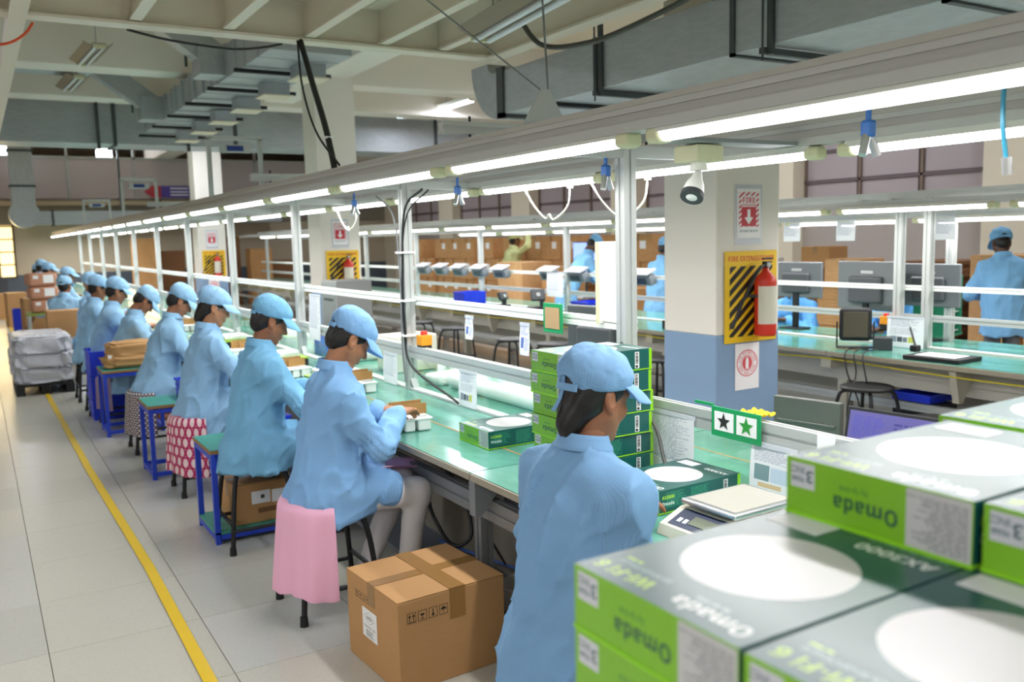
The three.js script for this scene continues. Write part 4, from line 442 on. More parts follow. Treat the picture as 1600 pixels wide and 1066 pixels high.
const labelTex = canvasTex(256, 256, (x) => { x.fillStyle = '#f2f2f0'; x.fillRect(0, 0, 256, 256); x.strokeStyle = '#555'; x.lineWidth = 2; x.beginPath(); x.moveTo(30, 70); x.lineTo(120, 20); x.lineTo(220, 74); x.lineTo(130, 124); x.closePath(); x.stroke(); x.fillStyle = '#333'; x.font = 'bold 40px sans-serif'; x.fillText('OYB-L', 70, 88); x.font = '30px sans-serif'; x.fillText('Carton No. 160', 20, 166); greeked(x, 60, 184, 150, 60, 5, '#444'); });
{ const w = .475, h = .36, d = .46, t = bigCarton('large taped cardboard box on the floor beside the worker seen from behind', [1.46, 0, -3.16], .055, w, h, d, { tapeX: .02 }); part(t, 'shipping_label', rbx(.0012, .12, .13, -w / 2 - .001, h * .52, -.02, .0004), new THREE.MeshStandardMaterial({ map: labelTex, roughness: .6 }), 'white shipping label'); part(t, 'handling_marks', rbx(.19, .047, .001, -.11, h - .07, d / 2 + .0008, .0003), new THREE.MeshStandardMaterial({ map: iconTex, roughness: .8 }), 'printed handling symbols'); part(t, 'handling_marks', rbx(.001, .035, .14, -w / 2 - .0008, h - .075, -.08, .0003), new THREE.MeshStandardMaterial({ map: iconTex, roughness: .8 })); }
function sideTable(label, [x, z], w, d, h, o = {}) { const t = thing('side_table', label, 'table', [x, 0, z], o.turn || 0, 'blue-framed side tables'); const b = .03; part(t, 'table_top', rbx(w - .006, .004, d - .006, 0, h - .002, 0, .001), mat.teal, 'teal laminate top'); part(t, 'edge_board', rbx(w, .02, d, 0, h - .014, 0, .003), mat.woodEdge); for (const [i, j] of [[-1, -1], [1, -1], [1, 1], [-1, 1]]) part(t, 'leg', bx(b, h - .024, b, i * (w / 2 - .02), (h - .024) / 2, j * (d / 2 - .02)), mat.blueFrame); for (const y of [.04, h - .045]) part(t, 'frame_rail', [bx(w - .06, b, b, 0, y, d / 2 - .02), bx(w - .06, b, b, 0, y, -d / 2 + .02), bx(b, b, d - .06, w / 2 - .02, y, 0), bx(b, b, d - .06, -w / 2 + .02, y, 0)], mat.blueFrame); if (o.shelf) part(t, 'shelf', rbx(w - .01, .015, d - .01, 0, .064, 0, .002), mat.teal); return t; }
sideTable('blue-framed side table with teal lower shelf and small carton, nearest of the three', [1.29, -5.26], .5, .46, .55, { shelf: 1 }); sideTable('blue-framed side table with teal top beside the worker with glasses', [1.22, -6.95], .48, .44, .55); sideTable('blue-framed side table carrying the kraft paper parcel', [1.14, -8.76], .5, .44, .6);
{ const t = bigCarton('small opened cardboard box with white labels on the side table shelf', [1.33, .073, -5.24], .03, .33, .24, .3, { tapeX: .0 }); part(t, 'label', [rbx(.11, .075, .001, -.01, .15, .1512, .0003), rbx(.09, .075, .001, .1, .145, .1512, .0003)], mat.paper); part(t, 'code_mark', rbx(.022, .022, .001, .0, .152, .152, .0002), mat.darkGrey); part(t, 'print', rbx(.14, .03, .001, .04, .07, .1512, .0003), mat.cartonDark); }
const crate = (label, pos, w, h, d, turn = 0, group = 'blue plastic crates') => { const t = thing('plastic_crate', label, 'crate', pos, turn, group); const k = .008; part(t, 'floor_plate', bx(w - k, k, d - k, 0, k / 2, 0), mat.crateBlue); for (const [a, b, W, Dd] of [[0, d / 2, w, k], [0, -d / 2, w, k], [w / 2, 0, k, d], [-w / 2, 0, k, d]]) part(t, 'side_wall', bx(W, h, Dd, a, h / 2, b), mat.crateBlue); const ribs = []; for (const y of [h * .33, h * .66]) ribs.push(bx(w + .012, .008, d + .012, 0, y, 0)); const rim = []; for (const [a, b, W, Dd] of [[0, d / 2, w + .03, .02], [0, -d / 2, w + .03, .02], [w / 2, 0, .02, d + .03], [-w / 2, 0, .02, d + .03]]) rim.push(bx(W, .016, Dd, a, h - .008, b)); part(t, 'rim', rim, mat.crateBlue); for (const y of [h * .3, h * .62]) part(t, 'rib', [[0, d / 2 + .004, w + .016, .01], [0, -d / 2 - .004, w + .016, .01], [w / 2 + .004, 0, .01, d + .016], [-w / 2 - .004, 0, .01, d + .016]].map(([a, b, W, Dd]) => bx(W, .008, Dd, a, y, b)), mat.crateBlue); for (const s of [-1, 1]) { const up = []; for (let i = -2; i <= 2; i++) up.push(bx(.008, h * .9, .008, i * w * .22, h * .46, s * (d / 2 + .004))); part(t, 'rib', up, mat.crateBlue); } return t; };
crate('open blue bin on the nearest side table behind the worker in teal-tinted coat', [1.42, .552, -5.32], .24, .12, .3); crate('open blue bin on the side table beside the worker with glasses', [1.36, .552, -7.0], .2, .13, .28);
crate('bottom blue crate of the stack beside the kraft parcel', [1.07, 0, -9.68], .36, .226, .42); crate('middle blue crate of the stack beside the kraft parcel', [1.07, .228, -9.68], .36, .226, .42); crate('topmost blue crate of the stack beside the kraft parcel', [1.07, .456, -9.68], .36, .226, .42);
crate('blue crate with white numeral under the far workstation', [.86, 0, -16.6], .5, .25, .4); crate('blue crate half hidden by the far brown cartons', [.78, 0, -20.5], .4, .5, .4);
for (const [x, y, z, l] of [[2.62, TT, -7.2, 'blue bin on the bench behind the worker with glasses'], [2.2, .16, -2.9, 'blue bin on the shelf under the bench near the standing leg'], [2.3, .16, -3.7, 'second blue bin on the shelf under the bench'], [5.95, TT, -8.1, 'large blue bin on the second bench between machines'], [5.9, TT, -10.9, 'small blue bin on the second bench left of the post'], [6.1, .4, -4.05, 'flat blue tray on the lower rail of the second bench']]) crate(l, [x, y, z], .34, y === .4 ? .06 : .2, .3, 0, 'blue bins on the benches');
{ const t = thing('paper_parcel', 'crumpled kraft paper parcel lying on the side table', 'parcel', [1.17, .603, -8.76], .05); const blob = (sx, sy, sz, x, y, z, s) => { const g = new THREE.SphereGeometry(1, 40, 28), p = g.attributes.position; for (let i = 0; i < p.count; i++) { let a = p.getX(i), b = p.getY(i), c = p.getZ(i); const e = v => Math.sign(v) * Math.pow(Math.abs(v), .45); const n = .16 * NZ.noise(a * 3 + s, b * 3, c * 3) + .14 * Math.abs(NZ.noise(a * 6, b * 6 + s, c * 6)) + .05 * Math.abs(NZ.noise(a * 15, b * 15, c * 15 + s)); p.setXYZ(i, e(a) * sx * (1 + n) + x, Math.max(.001, e(b) * sy * (1 + n) + y), e(c) * sz * (1 + n) + z); } g.computeVertexNormals(); return g; }; part(t, 'lower_wrap', blob(.24, .055, .15, 0, .055, 0, 2), mat.kraft); part(t, 'upper_wrap', blob(.21, .07, .14, .01, .16, -.01, 9), mat.kraft); part(t, 'twisted_end', blob(.07, .05, .05, .22, .17, .02, 5), mat.kraft); part(t, 'tape', bx(.03, .05, .03, -.2, .1, .1), mat.paper); }
const wrapMat = M(0xd6d9e2, .3, { bumpMap: dataTex(128, (i, j) => { const v = 128 + 90 * Math.sin(i * .39) * (.5 + .5 * Math.sin(j * .2)) + rr(-20, 20); return [v, v, v]; }, false, [8, 3]), bumpScale: .012 });
{ const t = thing('wrapped_pallet_load', 'low black pallet loaded with trays wrapped in clear bubble film', 'pallet load', [.6, 0, -12.2]); part(t, 'pallet', [bx(.6, .03, 1.2, .0, .115, 0), ...[-.26, .0, .26].map(x => bx(.09, .1, 1.2, x, .05, 0))], mat.black); for (let k = 0; k < 3; k++) { const g = new THREE.SphereGeometry(1, 60, 30), p = g.attributes.position; const e = v => Math.sign(v) * Math.pow(Math.abs(v), .35); for (let i = 0; i < p.count; i++) { const a = p.getX(i), b = p.getY(i), c = p.getZ(i), n = .1 * NZ.noise(a * 4 + k, b * 4, c * 5) + .06 * Math.abs(NZ.noise(a * 12, b * 12 + k, c * 14)) + .016 * Math.sin(a * 60 + c * 70) * (1 - Math.abs(b)); p.setXYZ(i, e(a) * (.31 + .02 * (k % 2)) * (1 + n), e(b) * .115 * (1 + n) + .23 + k * .17, e(c) * .62 * (1 + n)); } g.computeVertexNormals(); part(t, 'wrapped_layer', g, wrapMat); } }
// ---------- signs and extinguishers on the columns ----------
const stripeTex = canvasTex(384, 512, (x, w, h) => { x.fillStyle = '#f0c414'; x.fillRect(0, 0, w, h); x.fillStyle = '#c8281c'; x.font = 'bold 40px sans-serif'; x.textAlign = 'center'; x.fillText('FIRE EXTINGUISHER', w / 2, 56, 340); x.save(); x.beginPath(); x.rect(34, 84, 316, 394); x.clip(); x.strokeStyle = '#17150f'; x.lineWidth = 27; for (let i = -10; i < 18; i++) { x.beginPath(); x.moveTo(-40, i * 62 + 300); x.lineTo(440, i * 62 - 120); x.stroke(); } x.restore(); });
const fireTex = canvasTex(192, 320, (x, w, h) => { x.fillStyle = '#f4f2f2'; x.fillRect(0, 0, w, h); x.save(); x.beginPath(); x.rect(14, 22, 164, 226); x.clip(); x.strokeStyle = '#c8283a'; x.lineWidth = 12; for (let i = -8; i < 20; i++) { x.beginPath(); x.moveTo(0, i * 34); x.lineTo(192, i * 34 - 150); x.stroke(); } x.restore(); x.fillStyle = '#f4f2f2'; x.fillRect(36, 46, 120, 200); x.fillStyle = '#c8283a'; x.fillRect(36, 118, 120, 126); x.font = 'bold 52px sans-serif'; x.textAlign = 'center'; x.fillText('FIRE', 96, 92, 112); x.font = 'bold 17px sans-serif'; x.fillText('EXTINGUISHER', 96, 112, 116); x.fillStyle = '#fff'; x.fillRect(84, 134, 24, 54); x.beginPath(); x.moveTo(60, 186); x.lineTo(132, 186); x.lineTo(96, 232); x.fill(); x.fillStyle = '#4a6a70'; x.font = 'bold 22px sans-serif'; x.fillText('DO NOT BLOCK', 96, 282, 150); });
const roundTex = canvasTex(192, 288, (x, w, h) => { x.fillStyle = '#f6f4f6'; x.fillRect(0, 0, w, h); x.strokeStyle = '#d8505a'; x.fillStyle = '#d8505a'; x.lineWidth = 7; x.beginPath(); x.arc(96, 124, 80, 0, 7); x.stroke(); x.lineWidth = 4; x.beginPath(); x.arc(96, 124, 50, 0, 7); x.stroke(); x.beginPath(); x.ellipse(96, 124, 40, 44, 0, 0, 7); x.fill(); x.fillStyle = '#f6f4f6'; x.fillRect(84, 98, 24, 62); x.fillRect(90, 86, 12, 12); x.fillStyle = '#d8505a'; x.font = 'bold 17px sans-serif'; x.textAlign = 'center'; const arc = (s, r0, from, dir) => { for (let i = 0; i < s.length; i++) { const a = from + dir * i * .17; x.save(); x.translate(96 + r0 * Math.cos(a), 124 + r0 * Math.sin(a)); x.rotate(a + (dir > 0 ? Math.PI / 2 : -Math.PI / 2)); x.fillText(s[i], 0, 5); x.restore(); } }; arc('FIRE EXTINGUISHER', 65, -Math.PI / 2 - 1.36, 1); arc('KEEP AREA CLEAR', 65, Math.PI / 2 + 1.19, -1); });
function fireSet(z, s, where, dx = 0) { const x = 4.94 + dx, b = thing('extinguisher_board', 'yellow board with black diagonal stripes ' + where, 'sign', [x, 1.215, z + .012]); part(b, 'board', rbx(.54, .68, .008, 0, 0, 0, .003), new THREE.MeshStandardMaterial({ map: stripeTex, roughness: .5 }));
  const e = thing('fire_extinguisher', 'red fire extinguisher with pale label ' + where, 'fire extinguisher', [x + .06, .92, z + .1]); part(e, 'cylinder', lathe([[0, 0], [.072, .004], [.08, .02], [.08, .4], [.07, .44], [.035, .475], [.024, .49], [.024, .51], [0, .51]], 28), mat.red); part(e, 'label', (() => { const g = new THREE.CylinderGeometry(.0812, .0812, .28, 24, 1, true, -1.5, 2.3); g.translate(0, .235, 0); return g; })(), new THREE.MeshStandardMaterial({ color: 0xd8d4c4, roughness: .6, side: THREE.DoubleSide })); const v = part(e, 'valve', [rbx(.04, .05, .04, 0, .53, 0, .006), rbx(.1, .012, .02, .02, .575, 0, .003), rbx(.09, .01, .02, .02, .55, 0, .003)], mat.black); part(v, 'gauge', (() => { const g = new THREE.CylinderGeometry(.018, .018, .014, 14); g.rotateX(Math.PI / 2); g.translate(0, .53, .028); return g; })(), mat.lightGrey); part(e, 'hose', tube([[-.02, .53, .01], [-.1, .5, .03], [-.2, .38, .035], [-.29, .23, .03], [-.36, .08, .02]], .012, 32, 8), mat.black); part(e, 'bracket', [bx(.19, .02, .09, 0, .3, -.045)], mat.darkGrey);
  const p = thing('safety_poster', 'red striped FIRE poster in a plastic sleeve ' + where, 'poster', [x - .02, 1.83, z + .006]); part(p, 'print', rbx(.24, .36, .002, 0, 0, 0, .0006), new THREE.MeshStandardMaterial({ map: fireTex, roughness: .45 })); part(p, 'sleeve', rbx(.28, .44, .0012, .0, -.01, -.002, .0004), mat.plasticFilm);
  const r = thing('safety_poster', 'round red extinguisher emblem poster ' + where, 'poster', [x - .03, .69, z + .008]); part(r, 'print', rbx(.25, .35, .002, 0, 0, 0, .0006), new THREE.MeshStandardMaterial({ map: roundTex, roughness: .5 })); }
fireSet(-4.73, 1, 'on the blue-based column'); fireSet(-13.28, 1, 'on the column halfway down the hall'); fireSet(-22, 1, 'on the far column');
// ---------- air ducts ----------
const ductRun = (name, label, build) => { const t = thing(name, label, 'duct'); build(t); return t; };
ductRun('air_duct', 'large grey rectangular air duct overhead on the right', t => { const x0 = 3.62, x1 = 4.5, y0 = 2.655, y1 = 2.98; for (let k = 0; k < 7; k++) { const b = 2.6 - k * 1.24, a = b - 1.236; part(t, 'duct_section', rspan(x0, x1, y0, y1, a, b, .006), mat.duct); if (k) part(t, 'flange', [span(x0 - .012, x1 + .012, y0 - .012, y0 + .005, b - .015, b + .02), span(x0 - .012, x0 + .004, y0 - .012, y1 + .01, b - .015, b + .02)], mat.ductDark); }
  part(t, 'elbow', (() => { const s = new THREE.Shape(); s.moveTo(0, 0); s.lineTo(0, .34); s.lineTo(-.1, .34); s.absarc(-.1, .43, .09, -Math.PI / 2, Math.PI, true); s.lineTo(-.45, .43); s.absarc(0, .43, .45, Math.PI, Math.PI * 1.5, false); const g = new THREE.ExtrudeGeometry(s, { depth: .88, bevelEnabled: false }); g.rotateY(-Math.PI / 2); g.translate(x1, y0 - .012, -6.09); return g; })(), mat.duct, 'rounded duct elbow'); part(t, 'elbow_flange', [span(x0 - .02, x0 + .01, y0 - .03, y1 + .03, -6.11, -6.02), span(x0 - .02, x1, y0 - .03, y0 + .01, -6.11, -6.02)], mat.ductDark);
  for (const z of [-3.35, -4.8]) part(t, 'hanger', [span(x0 - .05, x1 + .06, y0 - .045, y0 - .013, z - .015, z + .02), bar([x0 - .04, y0 - .08, z], [x0 - .04, 4.9, z], .006), span(x0 - .025, x0 - .003, y0 - .05, y1 + .08, z + .015, z + .05)], mat.ductDark); part(t, 'stiffener', span(x0 + .05, x1, y0 - .028, y0, -5.45, -5.37), mat.black); });
ductRun('air_duct', 'trunk air duct with square diffusers running toward the far wall', t => { const x0 = 2.66, x1 = 3.52, y0 = 3.6, y1 = 3.98; for (let k = 0; k < 6; k++) { const b = -8.9 - k * 1.28, a = b - 1.275; part(t, 'duct_section', rspan(x0 + k * .012, x1 - k * .012, y0 + k * .012, y1, a, b, .006), mat.duct); part(t, 'flange', span(x0 - .012 + k * .012, x1 + .012 - k * .012, y0 - .012 + k * .012, y1 + .012, a - .008, a + .012), mat.duct); part(t, 'support', span(x0 - .1, x1 + .12, y0 - .06, y0 - .02, a + .25, a + .3), mat.black); const d = part(t, 'diffuser_neck', rspan(3.12, 3.42, y0 - .14, y0 + .02, a + .45, a + .75, .004), mat.duct); part(d, 'grille', rspan(3.09, 3.45, y0 - .155, y0 - .138, a + .42, a + .78, .003), mat.creamPlain); for (const s of [0, 1]) part(t, 'seam', span(x0 - .006, x1 + .006, y0 - .006 + k * .012, y1 + .005, a + .35 + s * .5, a + .37 + s * .5), mat.duct); } });
for (const [z, l, far_] of [[-10.9, 'sloping branch duct joining the trunk duct nearest the deck edge', 0], [-15.0, 'sloping branch duct farther along the trunk duct', 1]]) ductRun('branch_duct', l, t => { part(t, 'slope_section', beam([2.68, 3.8, z], [1.75, 4.5, z - .1], .34, .3), mat.duct); part(t, 'collar', rbx(.4, .36, .4, 2.58, 3.82, z, .01), mat.duct); if (far_) part(t, 'level_section', span(-.6, 1.75, 4.3, 4.6, z - .3, z + .1), mat.duct); part(t, 'strap', [span(2.3, 2.33, 3.78, 4.3, z - .2, z - .17)], mat.ductDark); });
ductRun('air_duct', 'wide transverse air duct below the far ceiling beams', t => { for (let k = 0; k < 7; k++) { const a = -4 + k * 2.1; part(t, 'duct_section', rspan(a, a + 2.095, 3.5, 4.2, -18.1, -17.2, .01), mat.duct); part(t, 'flange', span(a - .03, a + .03, 3.47, 4.23, -18.1, -17.17), mat.ductDark); } part(t, 'hanger', [span(2.0, 2.05, 3.4, 4.3, -17.18, -17.1), span(3.5, 3.55, 3.4, 4.3, -17.18, -17.1)], mat.ductDark); });
ductRun('air_duct', 'grey duct dropping down at the far left and turning along the wall', t => { part(t, 'drop_section', rspan(.95, 1.5, 2.75, 4.7, -26.9, -26.35, .02), mat.duct); part(t, 'bend', (() => { const g = new THREE.CylinderGeometry(.36, .36, .55, 20); g.rotateX(Math.PI / 2); g.translate(1.22, 2.6, -26.62); return g; })(), mat.duct); part(t, 'level_section', rspan(1.4, 8, 2.32, 2.68, -26.9, -26.45, .015), mat.duct); part(t, 'flange', [span(.92, 1.53, 4.2, 4.26, -26.93, -26.32)], mat.ductDark); part(t, 'flange', span(.92, 1.53, 3.3, 3.35, -26.93, -26.32), mat.ductDark); part(t, 'flange', span(1.85, 1.9, 2.29, 2.71, -26.93, -26.42), mat.ductDark); part(t, 'hanger', span(3.6, 3.65, 2.29, 4.96, -26.9, -26.85), mat.ductDark); });
// ---------- ceiling lamps ----------
function ceilingLamp(label, x, y, z, turn, lit, group, L = 1.2) { const t = thing('ceiling_lamp', label, 'lamp', [x, y, z], turn, group); part(t, 'tray', [rbx(.16, .03, L + .05, 0, .05, 0, .005)], lit ? mat.white : M(0xb8ae9c, .5)); for (const s of [-1, 1]) { part(t, 'lamp_tube', (() => { const g = new THREE.CylinderGeometry(.017, .017, L, 14); g.rotateX(Math.PI / 2); g.translate(s * .045, .01, 0); return g; })(), lit ? mat.glowLamp : M(0xdfe6ea, .3)); } part(t, 'end_holder', [-1, 1].map(s => rbx(.14, .05, .025, 0, .025, s * (L / 2 + .01), .004)), mat.ivory); part(t, 'reflector', [-1, 1].map(s => { const g = bx(.1, .004, L); g.rotateZ(s * .5); g.translate(s * .12, .05, 0); return g; }), lit ? mat.white : M(0x8a7a62, .5)); part(t, 'hanger', [-1, 1].map(s => bar([0, .06, s * L * .35], [0, .3, s * L * .35], .004)), mat.grey);
  if (lit) { const l = new THREE.RectAreaLight(LAMP_COL, y < 3 ? DECK_L : x < 0 ? LAMP_L * .55 : LAMP_L, .14, L); l.position.set(x, y - .012, z); l.rotation.set(-Math.PI / 2, 0, turn, 'XYZ'); l.rotation.order = 'YXZ'; l.rotation.set(-Math.PI / 2, turn, 0); l.name = 'lamp_glow'; scene.add(l); } return t; }
ceilingLamp('unlit twin tube fitting with brown reflector hanging from the deck', 2.72, 2.9, -4.3, -.12, false); ceilingLamp('unlit twin tube fitting under the beam at top left', 1.45, 4.05, -12.4, .05, false); ceilingLamp('unlit twin tube fitting behind the beam at upper left', 1.47, 4.1, -14.9, .05, false);
const hl = 'lit ceiling lamps of the hall';
for (const [x, z, l] of [[8.25, -18.4, 'lit ceiling lamp far right of the middle column'], [8.23, -15.5, 'lit ceiling lamp beside the duct elbow'], [9.6, -9, 'lit ceiling lamp over the carton store'], [9.6, -4.5, 'lit ceiling lamp over the carton store near the front'], [8.4, -12, 'lit ceiling lamp over the middle of the carton store'], [8.6, -22.5, 'lit ceiling lamp in the far right corner']]) ceilingLamp(l, x, 4.25, z, 0, true, hl);
for (const [x, z, l] of [[-.9, 1.9, 'lit deck lamp behind the camera'], [-1.9, -1.5, 'lit deck lamp left of the camera'], [1.7, 2.6, 'lit deck lamp behind the camera to the right'], [-1.9, -4.6, 'lit deck lamp over the left aisle']]) ceilingLamp(l, x, 2.72, z, 0, true, 'lit lamps under the deck');
for (const [x, z, l] of [[-1.6, -11, 'lit hall lamp out over the left aisle'], [-1.6, -17, 'lit hall lamp farther over the left aisle'], [-1.6, -23, 'lit hall lamp at the far end of the left aisle'], [4.2, -20.5, 'lit hall lamp beyond the trunk duct']]) ceilingLamp(l, x, 4.2, z, 0, true, hl);
for (const [x, y, z, l] of [[3.4, 4.27, ZB - .3, 'bright lamp glowing through the gap above the far partition'], [.85, 4.35, ZB - .3, 'bright lamp glowing at the far left above the partition']]) { const t = thing('bulkhead_lamp', l, 'lamp', [x, y, z]); part(t, 'globe', rbx(.4, .38, .2, 0, 0, 0, .06, 3), mat.glowLamp); part(t, 'mount', rbx(.1, .2, .08, 0, .28, 0, .01), mat.grey); const p = new THREE.PointLight(LAMP_COL, .8); p.position.set(x, y, z + .25); scene.add(p); }
// overhead bits: conduits, cables, hangers
{ const t = thing('overhead_cable', 'thick black cable bundle dropping from the deck edge to the light rail', 'cable'); part(t, 'cable', tube([[1.93, 3.0, -5.77], [1.92, 2.7, -5.55], [1.89, 2.4, -5.27], [1.86, 2.18, -5.08], [1.85, 2.12, -5.03]], .02, 50, 8), mat.cableBlack); part(t, 'cable', tube([[1.91, 3.0, -5.77], [1.84, 2.65, -5.5], [1.83, 2.35, -5.25], [1.87, 2.14, -5.0]], .007, 50, 6), mat.cableBlack); part(t, 'strap', [bx(.05, .013, .05, 1.88, 2.32, -5.2)], mat.white); }
{ const t = thing('overhead_cable', 'black cable drooping along the deck edge beam', 'cable'); part(t, 'cable', tube([[.9, 3.0, -5.9], [1.1, 2.965, -5.9], [1.33, 2.945, -5.9], [1.55, 2.94, -5.9], [1.74, 2.97, -5.9], [1.85, 3.0, -5.9]], .008, 120, 6), mat.cableBlack); }
{ const t = thing('overhead_cable', 'orange cable hanging at the upper left corner', 'cable'); part(t, 'cable', tube([[.4, 2.99, -5.9], [.36, 2.93, -5.9], [.28, 2.87, -5.9], [.16, 2.84, -5.9]], .008, 30, 6), mat.cableOrange); }
{ const t = thing('overhead_cable', 'black conduit looping below the deck beside the duct', 'cable'); part(t, 'cable', tube([[2.96, 3.03, -4.74], [3.03, 2.85, -4.6], [3.15, 2.81, -4.3], [3.26, 2.87, -3.85], [3.35, 2.99, -3.26]], .016, 60, 8), M(0x4a4c44, .5)); }
for (const [z, l] of [[-3.35, 'aluminium cross bar with triangular bracket and hanging wires on the rail nearest the duct'], [-6.3, 'aluminium cross bar lying over the rails beside the cable drop'], [-10.6, 'aluminium cross bar over the rails farther away'], [-1.0, 'dark aluminium cross bar over the rails at the top right edge']]) { const t = thing('cross_bar', l, 'bar', [0, 0, z], 0, 'cross bars on the light rails'); part(t, 'profile', (() => { const g = railZ(.05, .05, 0, 0, -.62, .62); g.rotateY(Math.PI / 2); g.translate(XP, 2.16, 0); return g; })(), mat.alu); part(t, 'bolt', [bar([XN, 2.1, 0], [XN, 2.21, 0], .006), bar([XF, 2.1, 0], [XF, 2.21, 0], .006)], mat.darkGrey); if (z === -3.35) { part(t, 'bracket', (() => { const g = prism([[-.12, 0], [.12, 0], [.02, .16], [-.02, .16]], .01); g.translate(XP - .1, 2.185, 0); return g; })(), mat.lightGrey); part(t, 'wire', [bar([XP - .1, 2.33, 0], [XP - .38, 3.02, -.9], .004), bar([XP - .08, 2.33, 0], [XP + .02, 3.02, -.2], .005)], mat.grey); } }
for (const [z, h, l] of [[-9.05, .62, 'tall aluminium portal with blue counter display on the light rails'], [-15.0, .62, 'aluminium portal with display midway along the rails'], [-20.6, .56, 'aluminium portal with display at the far end of the rails']]) { const t = thing('display_portal', l, 'display frame', [XP - .02, 2.118, z], 0, 'display portals on the rails'); part(t, 'upright', postGeo(.04, .04, -.25, 0, h, 0), mat.alu); part(t, 'upright', postGeo(.04, .04, .25, 0, h, 0), mat.alu); part(t, 'lintel', bx(.54, .04, .04, 0, h, 0), mat.alu); part(t, 'display_bar', rbx(.3, .08, .05, 0, h - .1, .0, .006), mat.lightGrey); part(t, 'display', rbx(.16, .05, .004, 0, h - .1, .027, .001), M(0x2a3f8a, .4)); }
{ const t = thing('arrow_sign', 'red and violet arrow sign on the far partition', 'sign', [4.95, 3.25, ZB + .06]); part(t, 'arrow_head', (() => { const g = prism([[-.62, 0], [-.4, .17], [-.15, .17], [-.15, -.17], [-.4, -.17]], .01); return g; })(), M(0xc83a4a, .5)); part(t, 'arrow_body', rspan(-.16, .9, -.17, .17, 0, .01, .002), M(0x5a48a8, .5)); part(t, 'lettering', [.1, .0, -.09].map(y => span(.1, .6, y - .018, y + .018, .011, .013)), mat.paper); }
// ---------- far left: stacks behind the row ----------
bigCarton('large plain carton standing on the shelf behind the wrapped pallet load', [1.0, .53, -13.1], .03, .5, .36, .3, { flaps: false }); { const t = thing('steel_shelf', 'grey steel rack holding parcels behind the wrapped pallet load', 'rack', [.84, 0, -15.2]); for (const [i, j] of [[-1, -1], [1, -1], [1, 1], [-1, 1]]) part(t, 'upright', bx(.04, .72, .04, i * .2, .36, j * .25), mat.lightGrey); for (const y of [.3, .72]) part(t, 'shelf', rbx(.46, .03, .56, 0, y, 0, .004), y > .5 ? M(0x8aa04a, .5) : mat.lightGrey); }
{ const t = thing('support_table', 'grey support table under the large plain carton', 'table', [1.0, 0, -13.1]); part(t, 'table_top', rbx(.56, .03, .34, 0, .513, 0, .004), mat.lightGrey); for (const [i, j] of [[-1, -1], [1, -1], [1, 1], [-1, 1]]) part(t, 'leg', bx(.04, .498, .04, i * .24, .249, j * .13), mat.grey); }
for (const [k, l] of [[0, 'lower brown paper parcel with white tape on the rack'], [1, 'middle brown paper parcel with white tape on the rack'], [2, 'upper brown paper parcel with white tape on the rack']]) { const t = thing('wrapped_parcel', l, 'parcel', [.87 - k * .015, .737 + k * .2, -15.2], .05 * k, 'brown parcels on the rack'); part(t, 'wrap', rbx(.4, .195, .42, 0, .098, 0, .05, 3), M(0xc08a6c, .6)); part(t, 'tape', rbx(.14, .12, .003, .07, .11, .211, .001), mat.paper); part(t, 'tape', rbx(.07, .05, .003, -.1, .14, .211, .001), mat.paper); }
for (const [x, z, y, w, h, l] of [[.55, -25.2, 0, .55, .62, 'brown carton on the floor before the grey wall base'], [.72, -22.4, .0, .4, .75, 'brown carton beside the farthest blue crate'], [.86, -18.6, .0, .35, .8, 'pink-brown carton behind the parcels']]) bigCarton(l, [x, y, z], .1, w, h, .45);
{ const t = thing('leaning_board', 'brown board leaning on the far rack by the aisle', 'board', [.5, 0, -17.2], 0); part(t, 'board', (() => { const g = rbx(.03, .62, .4, 0, .31, 0, .004); g.rotateZ(-.55); g.translate(-.02, .012, 0); return g; })(), mat.cartonDark); }
// ---------- second bench: monitors, machines ----------
monitor('left grey monitor back on the second bench', [6.75, TT, -5.85], -Math.PI / 2 + .1, .55, .34, .3, M(0x6a6e72, .4)); monitor('large middle grey monitor back on the second bench', [6.6, TT, -4.95], -Math.PI / 2 - .1, .66, .42, .24, M(0x6c7072, .4)); monitor('right grey monitor back behind the bench posts', [6.8, TT, -4.5], -Math.PI / 2, .55, .36, .28, M(0x6a6e72, .4));
{ const t = thing('work_lamp', 'black square floodlight standing on the second bench', 'lamp', [5.86, TT, -4.5], -.9); part(t, 'housing', rbx(.24, .26, .07, 0, .2, 0, .03, 2), mat.black); part(t, 'glass_front', rbx(.18, .2, .006, 0, .2, .036, .01), M(0x5a5648, .25)); part(t, 'fin', [-.06, -.02, .02, .06].map(x => rbx(.012, .2, .05, x, .2, -.055, .003)), mat.black); part(t, 'yoke', [rbx(.012, .2, .03, -.135, .12, 0, .003), rbx(.012, .2, .03, .135, .12, 0, .003), rbx(.28, .012, .08, 0, .02, 0, .003)], mat.black); part(t, 'driver_box', rbx(.14, .1, .12, .2, .05, -.02, .008), mat.darkGrey); }
{ const t = thing('work_cables', 'loose black cables hanging from the floodlight to the stool', 'cable'); for (const [a, b] of [[0, .1], [.08, -.12], [.16, .05]]) part(t, 'cable', tube([[5.85, TT + .02, -4.45 + a], [5.62, TT + .01, -4.4 + a], [5.58, .62, -4.35 + a], [5.55 + b, .4, -4.3 + a], [5.52, .15, -4.25 + a + b]], .006, 40, 5), mat.cableBlack); }
{ const t = thing('tablet_tray', 'flat black tray with white sheet on the second bench', 'tray', [5.83, TT, -3.75], .05); part(t, 'tray', rbx(.3, .03, .42, 0, .016, 0, .006), mat.black); part(t, 'sheet', rbx(.2, .003, .3, 0, .0325, 0, .001), mat.paper); part(t, 'tool_head', [rbx(.06, .05, .06, .03, .06, -.22, .01), bar([.03, .08, -.22], [.12, .2, -.32], .008)], mat.black); }
